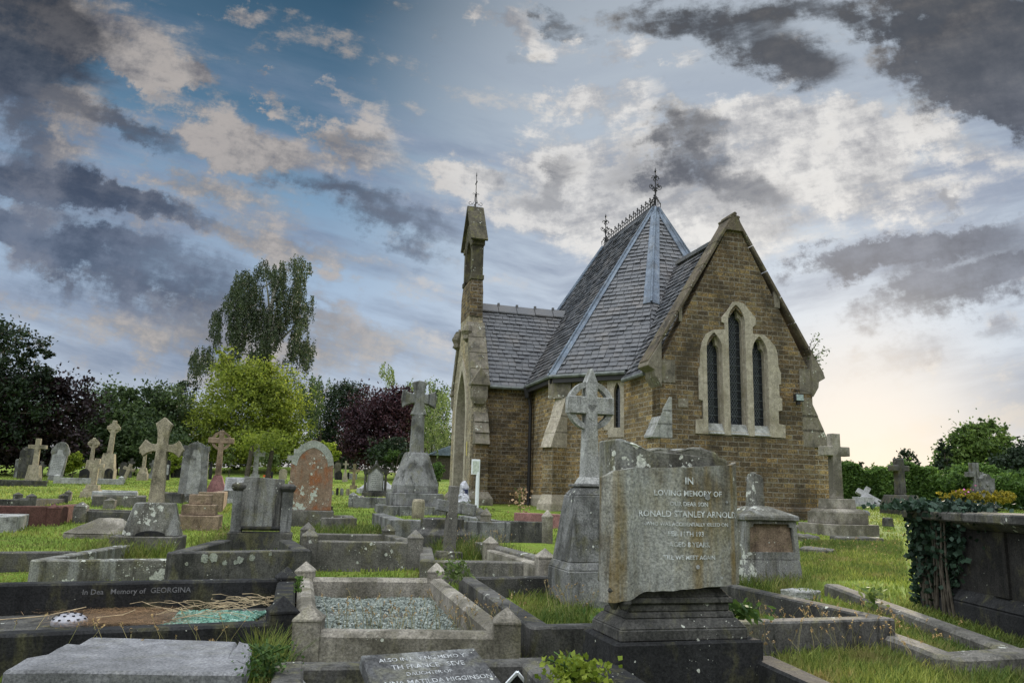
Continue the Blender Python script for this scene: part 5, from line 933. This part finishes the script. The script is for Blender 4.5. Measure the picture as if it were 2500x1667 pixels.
plant('birch_tree', 'slender pale stemmed birch between the splayed cross and the porch', 'tree', base, C, .14, L['light'], [base, D(998*K, 1000*K, 56), D(1000*K, 930*K, 56), D(985*K, 880*K, 56)], 8, 'birchbark', 'trees beyond the graves', droop=.5)
def bush(label, Y, blobs, n, size, mat, name='shrub', group=None, **k):
    p = D(blobs[0][0]*K, 1100*K, Y); base = Vector((p.x, p.y, gz(p.x, p.y))); return plant(name, label, 'shrub', base, blob_pts(blobs, Y, n, **k), size, L[mat], [base-Vector((0, 0, .1)), base+Vector((0, 0, .25))], 3, 'bark', group, 'foliage')
bush('yellow green conifer bush behind the small cross at far left', 37, [(165, 1062, 20, 18), (155, 1070, 20, 14), (170, 1050, 12, 12)], 3000, .12, 'lime', clump=.15)
bush('bright yellow green shrub behind the flared cross', 44, [(397, 1062, 16, 18), (405, 1050, 8, 10), (390, 1078, 16, 10)], 2400, .13, 'lime', clump=.18)
bush('round clipped green bush left of the porch', 32, [(1006, 1082, 13, 20)], 2600, .09, 'hedge', clump=.14)
bush('flat clipped dark bush above the panelled headstone', 44, [(905, 1040, 15, 7), (890, 1052, 10, 6)], 1800, .1, 'hedge', clump=.12)
bush('lime green sapling right of the rust orange headstone', 42, [(755, 1030, 18, 14), (765, 1045, 12, 14), (745, 1020, 8, 8)], 1500, .13, 'lime', clump=.25)
bush('small leafy weed clump on the far bank', 54, [(537, 1083, 16, 8), (540, 1074, 8, 6)], 1200, .13, 'light', clump=.2)
bush('young slim willow sapling before the yellow tree', 44, [(612, 1050, 22, 18), (630, 1060, 16, 16)], 1800, .12, 'light', clump=.22)
bush('small whitestemmed sapling right of the brown ringed cross', 46, [(525, 1042, 11, 24)], 900, .11, 'light', clump=.2)
# far wood and hedge at right
C = blob_pts([(x, 1055+random.uniform(-22, 0), 60, 32+random.random()*12) for x in range(-160, 1060, 55)], 76, 30000, clump=.5); quads('far_woods', leaves(C, .3), L['dark']); tag(bpy.data.objects['far_woods'], 'dark far wood closing the churchyard behind the trees', 'wood', None, 'stuff')
def hedge(label, a, b, Y0, Y1, h0, n):
    A = D(a*K, 1100*K, Y0); Bq = D(b*K, 1100*K, Y1); t = rng.random(n); x = A.x+(Bq.x-A.x)*t; y = Y0+(Y1-Y0)*t; g_ = ground(x, y); top = h0*(1+.10*np.sin(t*23)+.06*np.sin(t*61)); f = rng.random(n)
    face = rng.random(n) < .62; z = np.where(face, f*top, top-np.abs(rng.normal(size=n))*.12+.08*rng.normal(size=n)); yo = np.where(face, -.5-.10*rng.random(n)+.25*np.sin(t*47)*.4, -.5+1.1*rng.random(n))
    o = thing('hedge', label, 'hedge', (A.x, A.y, gz(A.x, A.y)), 0); quads('leaves', leaves(np.stack([x, y+yo, g_+z], 1), .13, .7)-np.array(o.location), L['hedge'], o)
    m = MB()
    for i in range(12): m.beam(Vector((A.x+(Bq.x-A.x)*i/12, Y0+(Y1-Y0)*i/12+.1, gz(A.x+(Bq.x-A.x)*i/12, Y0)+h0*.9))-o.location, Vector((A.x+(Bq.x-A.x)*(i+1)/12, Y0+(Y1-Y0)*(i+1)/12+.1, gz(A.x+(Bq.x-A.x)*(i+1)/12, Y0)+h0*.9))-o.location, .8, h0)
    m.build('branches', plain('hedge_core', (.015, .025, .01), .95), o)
hedge('clipped green hedge along the right behind the fallen cross', 1880, 2480, 33, 31, 1.5, 26000)
RG = 'trees beyond the hedge'
tree('dense maple like tree rising beyond the hedge at right', 42, 2245, [(2240, 1025, 60, 45), (2285, 1055, 50, 34), (2185, 1060, 34, 26), (2262, 985, 26, 16), (2215, 1000, 20, 20), (2300, 1010, 16, 16), (2230, 1070, 60, 28), (2262, 972, 10, 10), (2310, 985, 8, 8), (2195, 1010, 14, 12)], 13000, .2, 'maple', group=RG, clump=.42)
tree('dark tree mass at the right edge beyond the hedge', 38, 2350, [(2345, 1065, 50, 34), (2390, 1050, 60, 44), (2320, 1090, 40, 24)], 6000, .19, 'dark', group=RG)
tree('thin sparse sapling left of the dense tree beyond the hedge', 38, 2090, [(2088, 1060, 26, 20), (2075, 1045, 14, 10), (2100, 1080, 30, 14), (2058, 1078, 14, 10)], 900, .15, 'dark', group=RG, limbs=10, clump=.35)
tree('slim upright sapling touching the dense tree beyond the hedge', 40, 2165, [(2170, 1040, 12, 26), (2150, 1075, 20, 20), (2165, 1010, 6, 8)], 1100, .16, 'dark', group=RG, clump=.3)
tree('tiny sapling beyond the hedge right of the stepped cross', 38, 1985, [(1980, 1068, 9, 10), (1965, 1072, 10, 12), (2028, 1078, 10, 8)], 320, .15, 'dark', group=RG, limbs=5, clump=.25)
bush('pale leafy shrub in front of the hedge at right', 29, [(2215, 1108, 42, 20), (2160, 1102, 20, 14), (2320, 1108, 60, 20)], 5000, .11, 'hedge', clump=.25)
o_ = bush('yellow flowering shrub behind the carved headstone', 25, [(2190, 1142, 34, 12), (2225, 1136, 30, 12), (2310, 1140, 26, 14), (2260, 1146, 40, 12)], 5200, .075, 'lime', clump=.16)
o_.children[0].data.materials[0] = leafmat('golden_leaves', (.13, .14, .02), (.40, .31, .035), .35)
q = np.array([list(D((2215+random.gauss(0, 22))*K, (1126+random.gauss(0, 4))*K, 24.6)) for _ in range(9)]); fl_ = quads('blooms', leaves(q, .06, .9)-np.array(o_.location), leafmat('pink_bloom', (.45, .08, .35), (.6, .2, .5), .2), o_)
# shoots growing out of the gable coping
gp_ = ch.matrix_basis @ Vector((2.0, .2, 4.15-CZ)); t = thing('self_sown_shrub', 'green self sown shrub sprouting from the right gable coping', 'shrub', gp_, 0); m = MB(); q = []
for a_, l_, h_ in ((.3, .42, .75), (.1, .30, .9), (.6, .62, .52), (.9, .35, .2), (.5, .25, .35), (.2, .22, .15)):
    e = Vector((l_, random.uniform(-.2, .2), h_)); m.tube([(-.1, 0, -.15), e*.6+Vector((0, 0, .1)), e], [.015, .01, .004], 5)
    for k in range(34): f = random.uniform(.45, 1.05); q.append(tuple(e*f+Vector((random.gauss(0, .07), random.gauss(0, .07), random.gauss(0, .06)))))
quads('foliage', leaves(np.array(q), .085, .35), L['green'], t); m.build('stem', M['bark'], t)
# leafy weeds
def weed(label, px, py, n, r, h, size, mat, name='leafy_weed', Y=None):
    p = B(px, py) if Y is None else D(px, py, Y); c = np.stack([rng.normal(size=n)*r, rng.normal(size=n)*r*.8, rng.random(n)*h], 1); t = thing(name, label, 'weed', p, 0, 'leafy weeds'); quads('leaves', leaves(c, size, .7), L[mat], t)
    m = MB()
    for k in range(6): m.tube([(0, 0, 0), (random.gauss(0, r*.5), random.gauss(0, r*.5), h*.6), (random.gauss(0, r), random.gauss(0, r), h)], .004, 4)
    m.build('stem', L['hedge'], t)
weed('broad bright green leaves at the bottom edge left of the scroll monument', 1405, 1668, 420, .06, .10, .028, 'lime', Y=3.45)
weed('green dock leaves at the right foot of the scroll monument', 1812, 1508, 60, .07, .08, .06, 'hedge', Y=4.5)
weed('tangled green weeds beside the broken marble slab', 650, 1650, 420, .05, .13, .018, 'hedge', Y=3.6)
weed('green creeping weed between the dark and pale corner posts', 728, 1445, 90, .015, .10, .018, 'hedge', Y=5.3)
weed('small leafy clump at the foot of the ringed cross', 1500, 1515, 60, .07, .08, .045, 'hedge', Y=5.0)
weed('clump of blades below the chest tomb kerb', 2135, 1480, 60, .05, .14, .05, 'light', Y=6.0)
weed('ragged grass tuft on the back corner post of the gravel grave', 1112, 1412, 130, .06, .13, .04, 'light', Y=6.6)
weed('dried pinkish stalk plant by the downpipe', 1270, 1250, 120, .10, .5, .06, 'olive', name='dried_plant', Y=16.5); [o for o in COL.objects if o.name == 'dried_plant'][0].children[0].data.materials[0] = leafmat('dried_leaves', (.30, .19, .12), (.45, .33, .24), .2)
# ------------------------------------------------------------------ ground
ys = np.concatenate([np.linspace(-12, 2, 12), np.linspace(2.2, 20, 150), np.linspace(20.4, 70, 110), np.geomspace(72, 900, 40)]); xs = np.concatenate([-np.geomspace(900, 26, 30), np.linspace(-25, 25, 190), np.geomspace(26, 900, 30)])
X, Yg = np.meshgrid(xs, ys); Z = ground(X, Yg); V = np.stack([X, Yg, Z], -1).reshape(-1, 3); n1 = len(xs); near = (np.abs(V[:, 0]) < 26) & (V[:, 1] < 40)
for i in np.nonzero(near)[0]: V[i, 2] += .035*noise.noise((V[i, 0]*.9, V[i, 1]*.9, 3.)) + .018*noise.noise((V[i, 0]*3.1, V[i, 1]*3.1, 8.))-.01
me = bpy.data.meshes.new('ground'); me.from_pydata(V.tolist(), [], [(j*n1+i, j*n1+i+1, (j+1)*n1+i+1, (j+1)*n1+i) for j in range(len(ys)-1) for i in range(n1-1)]); me.polygons.foreach_set('use_smooth', [True]*len(me.polygons))
t = NT('lawn'); p = t.pos(); a = t.noise(p, .55, 5, .6); b = t.noise(p, 4.5, 6, .7); f = t.noise(p, 60, 3, .7)
x = t.mix(t.step(a, .38, .62), (.11, .17, .026), (.19, .25, .045)); x = t.mix(t.math('MULTIPLY', t.step(b, .5, .68), .6), x, (.24, .21, .075)); x = t.mix(t.step(t.math('ADD', t.math('MULTIPLY', a, .5), t.math('MULTIPLY', b, .5)), .60, .68), x, (.12, .08, .04))
x = t.mix(t.step(f, .3, .7), t.mix(1., x, (.55, .6, .5), 'MULTIPLY'), t.mix(1., x, (1.3, 1.3, 1.2), 'MULTIPLY')); t.bump(t.math('ADD', f, b), .04, .8); tag(link('ground', me, t.fin(x, .95, .1)), None, None, None, 'structure')
# grass blades, denser near the camera
def blades(name, x, y, h, w, mat, label, lean=.45, z=None):
    N = len(x); z = ground(x, y)+.0 if z is None else z; a = rng.random(N)*6.283; ln = rng.random(N)*lean; d = np.stack([np.cos(a)*ln, np.sin(a)*ln, np.ones(N)], 1)*h[:, None]; s = np.stack([-np.sin(a+.6), np.cos(a+.6), np.zeros(N)], 1)*(w*.5)[:, None]
    b = np.stack([x, y, z-.012], 1); m_ = b+d*.55; tip = b+d+np.stack([np.cos(a), np.sin(a), -.25*np.ones(N)], 1)*(h*lean*.5*rng.random(N))[:, None]
    return tag(quads(name, np.stack([b-s, b+s, m_-s*.8, m_+s*.8, tip-s*.12, tip+s*.12], 1), mat, None, 6), label, 'grass', None, 'stuff')
def keep(x, y):
    k = ~inquad(x, y, gq) & ~inquad(x, y, gin); G = np.array([5.3103, 18]); lu = (x-G[0])*math.cos(YAW)+(y-G[1])*math.sin(YAW); lv = -(x-G[0])*math.sin(YAW)+(y-G[1])*math.cos(YAW)
    return k & ~((lu > -5) & (lu < 3.4) & (lv > 0) & (lv < 11))
N = 230000; y = np.exp(rng.uniform(math.log(2.4), math.log(46), N)); x = rng.uniform(-1, 1, N)*(.85*y+1.2); k = keep(x, y); x, y = x[k], y[k]; N = len(x)
nz = np.array([noise.noise((a_*.8, b_*.8, 1.)) for a_, b_ in zip(x, y)]); rough_ = (x > 1.6) & (y < 13); h = (.026+.022*rng.random(N))*(1+.7*np.clip(nz, -.6, 1)) + np.where(rough_, .02*rng.random(N), 0) + np.where(y < 5, .03*rng.random(N), 0)+np.where(y > 18, .006, 0)
GM = grassmat('grass_blades', (.12, .18, .03), (.31, .35, .085), (.27, .23, .10))
blades('grass', x, y, h, .0035+.0011*y, GM, 'mown and tufted green grass between the graves')
# longer unmown grass and seed heads inside the plots
LX, LY, LH = [], [], []
for (quad, n, hh) in (([(1330, 1530), (1470, 1525), (1420, 1450), (1200, 1430)], 3500, .09), ([(1750, 1600), (2600, 1700), (2500, 1480), (1880, 1480)], 26000, .075), ([(1900, 1700), (2600, 1700), (2200, 1560), (1900, 1600)], 14000, .10), ([(770, 1310), (990, 1312), (940, 1292), (765, 1290)], 1500, .16), ([(1060, 1365), (1290, 1370), (1170, 1330), (1060, 1330)], 1600, .2), ([(460, 1345), (700, 1338), (690, 1312), (540, 1318)], 1500, .2), ([(140, 1368), (420, 1362), (430, 1335), (310, 1328)], 2400, .2), ([(1950, 1420), (2220, 1420), (2200, 1320), (1960, 1320)], 16000, .065), ([(770, 1640), (1400, 1640), (1290, 1560), (760, 1560)], 1600, .12), ([(610, 1667), (690, 1667), (690, 1580), (620, 1580)], 1500, .22), ([(1780, 1440), (2000, 1470), (1990, 1430), (1790, 1425)], 2500, .16)):
    P = [B(a_, b_) for a_, b_ in quad]; q = fillquad([(v.x, v.y) for v in P], n); LX += list(q[:, 0]); LY += list(q[:, 1]); LH += list(hh*(.35+.9*rng.random(len(q))**1.5))
LX, LY, LH = map(np.array, (LX, LY, LH)); kk = keep(LX, LY); LX, LY, LH = LX[kk], LY[kk], LH[kk]
blades('long_grass', LX, LY, LH, .0045+.0006*LY, grassmat('long_grass', (.06, .11, .02), (.22, .25, .065), (.24, .19, .085)), 'longer uncut grass growing inside the kerbed plots', .7)
vs = []; hv = []
for (quad, n, hh) in (([(790, 1600), (1280, 1600), (1240, 1560), (800, 1560)], 120, .30), ([(1780, 1640), (2350, 1640), (2150, 1545), (1870, 1550)], 150, .26), ([(470, 1340), (700, 1335), (690, 1322), (500, 1325)], 60, .26), ([(300, 1355), (430, 1350), (430, 1340), (310, 1340)], 40, .3), ([(1060, 1365), (1250, 1365), (1200, 1340), (1070, 1340)], 40, .3), ([(1960, 1400), (2200, 1400), (2200, 1340), (1960, 1340)], 60, .2), ([(0, 1660), (560, 1667), (560, 1640), (0, 1640)], 26, .3), ([(1340, 1520), (1460, 1520), (1400, 1480), (1300, 1470)], 30, .22)):
    P = [B(a_, b_) for a_, b_ in quad]; q = fillquad([(v.x, v.y) for v in P], n)
    for qx, qy in q:
        b = Vector((qx, qy, gz(qx, qy))); a_ = random.random()*6.28; l_ = random.uniform(.05, .5); d = Vector((math.cos(a_)*l_, math.sin(a_)*l_, 1))*hh*random.uniform(.6, 1.15); w = Vector((.0013, .0005, 0)); mm = b+d*.6; e = b+d+Vector((math.cos(a_), math.sin(a_), -.3))*hh*.12
        vs.append([b-w, b+w, mm-w, mm+w, e-w*.6, e+w*.6])
        for s in range(7): c = e.lerp(mm, s*.035)+Vector((random.gauss(0, .004), random.gauss(0, .004), 0)); hv.append(c)
o = quads('grass_stalks', np.array(vs), M['stalk'], None, 6); tag(o, 'thin dry grass stalks standing in the unmown plots', 'grass', None, 'stuff')
o = quads('seed_heads', leaves(np.array(hv), .014, .45), leafmat('seed_heads', (.22, .14, .06), (.45, .33, .17), .2)); tag(o, 'small brown seed heads on the dry grass stalks', 'grass', None, 'stuff')
# ------------------------------------------------------------------ sky and sun
SUN_AZ, SUN_EL = math.radians(24), math.radians(12)
w = bpy.data.worlds.new('World'); SC.world = w; w.use_nodes = True
t = NT('tmp'); t.t = w.node_tree; t.n = w.node_tree.nodes; bg = t.n['Background']
sky = t.new('ShaderNodeTexSky', sky_type='NISHITA', sun_disc=False); sky.sun_elevation = SUN_EL; sky.sun_rotation = SUN_AZ; sky.air_density = 1.; sky.dust_density = 1.; sky.ozone_density = 2.
tc = t.new('ShaderNodeTexCoord').outputs['Generated']; sp = t.new('ShaderNodeSeparateXYZ', i0=tc); dx, dy, dz = sp.outputs
inv = t.math('DIVIDE', 1., t.math('MAXIMUM', dy, .12)); gx = t.math('MULTIPLY', dx, inv); gy = t.math('MULTIPLY', dz, inv)
P2 = t.new('ShaderNodeCombineXYZ', i0=gx, i1=gy).outputs[0]
# cloud sheet seen in perspective, for streaks that fan out of the horizon
iz = t.math('DIVIDE', 1., t.math('ADD', t.math('MAXIMUM', dz, 0.), .22)); sheet = t.new('ShaderNodeCombineXYZ', i0=t.math('MULTIPLY', dx, iz), i1=t.math('MULTIPLY', t.math('MULTIPLY', dy, iz), .55)).outputs[0]
def nz3(vec, sc, det, rough=.55): n = t.new('ShaderNodeTexNoise', i0=vec); n.inputs['Scale'].default_value = sc; n.inputs['Detail'].default_value = det; n.inputs['Roughness'].default_value = rough; return n
fan = t.math('SUBTRACT', gy, t.math('MULTIPLY', t.math('ABSOLUTE', t.math('SUBTRACT', gx, .06)), .24)); QS = t.new('ShaderNodeCombineXYZ', i0=gx, i1=t.math('MULTIPLY', fan, 2.8)).outputs[0]; QV = t.new('ShaderNodeCombineXYZ', i0=gx, i1=t.math('MULTIPLY', fan, 5.)).outputs[0]
n1_ = nz3(QS, 2.6, 9, .6); n2_ = nz3(QS, 6.5, 9, .66); n3_ = nz3(P2, 13., 10, .68)
N1, N2, N3 = n1_.outputs[0], n2_.outputs[0], n3_.outputs[0]
wv = t.new('ShaderNodeVectorMath', operation='SUBTRACT', i0=n1_.outputs[1], i1=(.5, .5, .5)).outputs[0]; wv2 = t.new('ShaderNodeVectorMath', operation='SUBTRACT', i0=n3_.outputs[1], i1=(.5, .5, .5)).outputs[0]
PW = t.new('ShaderNodeVectorMath', operation='ADD', i0=P2, i1=t.new('ShaderNodeVectorMath', operation='ADD', i0=t.vmul(wv, (.26, .15, 0)), i1=t.vmul(wv2, (.19, .12, 0))).outputs[0]).outputs[0]
def field(lst):
    acc = None
    for (px, py, rx, ry, rot, st) in lst:
        r = ray(px*K, py*K); c = (r[0]/r[1], r[2]/r[1], 0); k = K/FQ*1.02
        mp = t.new('ShaderNodeMapping', vector_type='TEXTURE'); t.put(mp.inputs[0], PW); mp.inputs[1].default_value = c; mp.inputs[2].default_value = (0, 0, -math.radians(rot)); mp.inputs[3].default_value = (rx*k, ry*k, 1)
        l = t.new('ShaderNodeVectorMath', operation='LENGTH', i0=mp.outputs[0]).outputs['Value']; v = t.step(l, 1.45, .25, 0., st); acc = v if acc is None else t.math('ADD', acc, v)
    return acc
BR = [(300, 105, 230, 70, 18, 1.), (180, 280, 100, 110, 20, .9), (400, 165, 130, 42, 14, .9), (560, 20, 90, 38, 0, .8), (625, 215, 70, 26, 28, .8), (600, 165, 30, 18, 0, .7), (600, 330, 170, 60, 20, 1.), (830, 320, 130, 95, 38, 1.), (1050, 370, 90, 60, 10, .9), (1190, 85, 110, 60, 25, 1.), (1390, 115, 130, 48, -12, 1.), (1400, 245, 120, 62, -18, .9),
      (1750, 300, 330, 110, -6, 1.1), (1930, 350, 240, 110, -15, 1.), (2180, 300, 200, 60, 14, .8), (2180, 55, 170, 45, -22, .8), (1560, 140, 60, 40, 0, .6), (1380, 450, 420, 150, 0, 1.1), (500, 430, 220, 60, 15, .8), (420, 520, 330, 55, 14, .7), (150, 420, 200, 40, 12, .6), (760, 580, 300, 60, 12, .6), (1650, 520, 250, 110, 0, .6), (2080, 440, 220, 60, -12, .7), (750, 200, 40, 24, 25, .5), (300, 640, 330, 26, 14, .6), (600, 780, 600, 80, 4, .7), (250, 20, 260, 60, 10, .5)]
DK = [(0, 40, 300, 240, 30, 1.9), (90, 330, 130, 70, 30, .6), (110, 430, 300, 62, 14, 1.1), (330, 290, 170, 38, 18, .8), (260, 470, 300, 40, 12, .8), (300, 600, 420, 60, 12, .75), (100, 545, 220, 40, 12, .7), (720, 430, 150, 40, 14, .7), (900, 520, 190, 55, 14, .75), (400, 690, 420, 55, 10, .6), (1650, 40, 240, 66, 0, 1.05), (1790, 140, 170, 74, 4, 1.25), (2310, 100, 310, 180, 18, 2.0), (1950, 20, 240, 50, 8, .8), (2340, 230, 120, 90, 10, 1.1), (1570, 320, 80, 100, -35, .8), (1690, 430, 190, 70, 18, .75), (2100, 560, 330, 50, -16, 1.35), (2200, 665, 330, 60, -16, 1.3), (2330, 590, 160, 60, -20, .9), (1960, 610, 200, 60, -8, .9), (1250, 445, 120, 46, -25, .5), (2170, 440, 60, 22, -30, .5), (1300, 65, 70, 32, 10, .6), (820, 300, 70, 26, 12, .45), (2250, 790, 300, 36, -10, .4), (1480, 380, 90, 60, 0, .4)]
fb, fd = field(BR), field(DK)
tex = t.math('ADD', t.math('MULTIPLY', t.math('SUBTRACT', N2, .5), 2.2), t.math('MULTIPLY', t.math('SUBTRACT', N3, .5), 2.1))
front = t.step(dy, .1, .35)
cov = t.step(t.math('ADD', t.math('ADD', t.math('MULTIPLY', fb, .85), t.math('MULTIPLY', t.math('SUBTRACT', N1, .5), 1.9)), tex), .10, .84)
drk = t.step(t.math('ADD', t.math('ADD', t.math('MULTIPLY', fd, .85), t.math('MULTIPLY', t.math('SUBTRACT', N1, .5), .5)), t.math('MULTIPLY', tex, .75)), .02, .92)
def ramp(v, stops):
    r = t.new('ShaderNodeValToRGB', i0=v); e = r.color_ramp.elements
    for i, (p_, c_) in enumerate(stops):
        q_ = e[i] if i < 2 else e.new(p_); q_.position = p_; q_.color = (*c_, 1)
    return r.outputs[0]
el = t.math('DIVIDE', dz, .75, True)
blue = ramp(el, [(0., (.60, .55, .52)), (1., (.022, .070, .135)), (.10, (.52, .57, .66)), (.30, (.42, .54, .70)), (.46, (.21, .345, .50)), (.58, (.09, .185, .29)), (.74, (.032, .09, .15))])
vs_ = t.new('ShaderNodeVectorMath', operation='DOT_PRODUCT', i0=tc, i1=(math.sin(math.radians(15)), math.cos(math.radians(15))*math.cos(.38), math.sin(.38))).outputs['Value']
glow = t.step(vs_, .875, .99); sdir = (math.sin(SUN_AZ)*math.cos(.07), math.cos(SUN_AZ)*math.cos(.07), math.sin(.07))
vs2 = t.new('ShaderNodeVectorMath', operation='DOT_PRODUCT', i0=tc, i1=sdir).outputs['Value']; warm = t.math('POWER', t.step(vs2, .975, 1.003), 2.2)
blue = t.mix(t.math('MULTIPLY', glow, .62), blue, (.68, .73, .79)); puff = t.math('ADD', t.math('MULTIPLY', N3, .55), t.math('MULTIPLY', N2, .45)); bright = t.mix(glow, ramp(t.step(puff, .36, .62), [(0., (.13, .125, .14)), (.6, (.36, .33, .31)), (1., (.58, .52, .47))]), ramp(t.step(puff, .36, .62), [(0., (.27, .275, .30)), (.6, (.62, .61, .60)), (1., (.98, .95, .90))]))
darkc = t.mix(t.step(el, .2, .75), ramp(t.step(puff, .38, .62), [(0., (.050, .068, .118)), (1., (.165, .20, .285))]), ramp(t.step(puff, .38, .62), [(0., (.016, .017, .020)), (1., (.062, .056, .050))]))
veil = t.math('MULTIPLY', t.step(nz3(QV, 2.2, 8, .58).outputs[0], .40, .62), t.math('MULTIPLY', t.step(dz, .56, .34), t.step(dz, .01, .13))); veilc = ramp(N2, [(.3, (.16, .21, .32)), (.7, (.36, .41, .51))])
col = t.mix(t.math('MULTIPLY', t.math('MULTIPLY', veil, t.math('SUBTRACT', 1., t.math('MULTIPLY', warm, 1.))), .85), blue, veilc); col = t.mix(t.math('MULTIPLY', cov, .93), col, bright); col = t.mix(t.math('MULTIPLY', drk, .93), col, darkc)
col = t.mix(t.math('MULTIPLY', t.step(dz, .13, -.02), .55), col, (.57, .57, .60)); col = t.mix(t.math('MULTIPLY', warm, .75), col, (.78, .71, .65))
low = t.math('MULTIPLY', t.step(vs2, .93, .99), t.step(dz, .05, .0)); col = t.mix(t.math('MULTIPLY', low, .5), col, (.95, .68, .54))
ten = t.mix(1., col, (10., 10., 10.), 'MULTIPLY'); 
ns = t.mix(1., sky.outputs[0], (1.0, 1.05, 1.15), 'MULTIPLY'); ten = t.mix(.08, ten, ns)
BACK_FILL = .72  # unseen sky overhead, behind and left brightened as added fill light
back = t.mix(t.step(N1, .35, .65), (7.*BACK_FILL, 8.2*BACK_FILL, 9.8*BACK_FILL), (9.5*BACK_FILL, 9.4*BACK_FILL, 9.3*BACK_FILL)); up_ = t.step(dz, .72, .95)
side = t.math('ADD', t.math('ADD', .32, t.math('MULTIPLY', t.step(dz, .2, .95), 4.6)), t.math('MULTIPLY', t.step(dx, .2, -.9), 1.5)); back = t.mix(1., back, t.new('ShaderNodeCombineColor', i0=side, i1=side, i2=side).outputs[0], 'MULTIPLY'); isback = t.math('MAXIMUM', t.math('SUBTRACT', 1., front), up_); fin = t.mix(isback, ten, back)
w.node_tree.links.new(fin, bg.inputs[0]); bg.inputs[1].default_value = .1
bpy.data.materials.remove(t.m)
sd = bpy.data.lights.new('sun', 'SUN'); sd.energy = 5.0; sd.angle = math.radians(4); sd.color = (1., .86, .68); so = bpy.data.objects.new('sun', sd); COL.objects.link(so)
so.rotation_euler = Vector((math.sin(SUN_AZ)*math.cos(SUN_EL), math.cos(SUN_AZ)*math.cos(SUN_EL), math.sin(SUN_EL))).to_track_quat('Z', 'Y').to_euler()
SC.view_settings.view_transform = 'Standard'; SC.view_settings.look = 'None'; SC.view_settings.exposure = 0.; SC.view_settings.gamma = 1.
SC.render.engine = 'CYCLES'; SC.cycles.max_bounces = 4; SC.cycles.diffuse_bounces = 2; SC.cycles.glossy_bounces = 2; SC.cycles.transmission_bounces = 2; SC.cycles.use_denoising = True
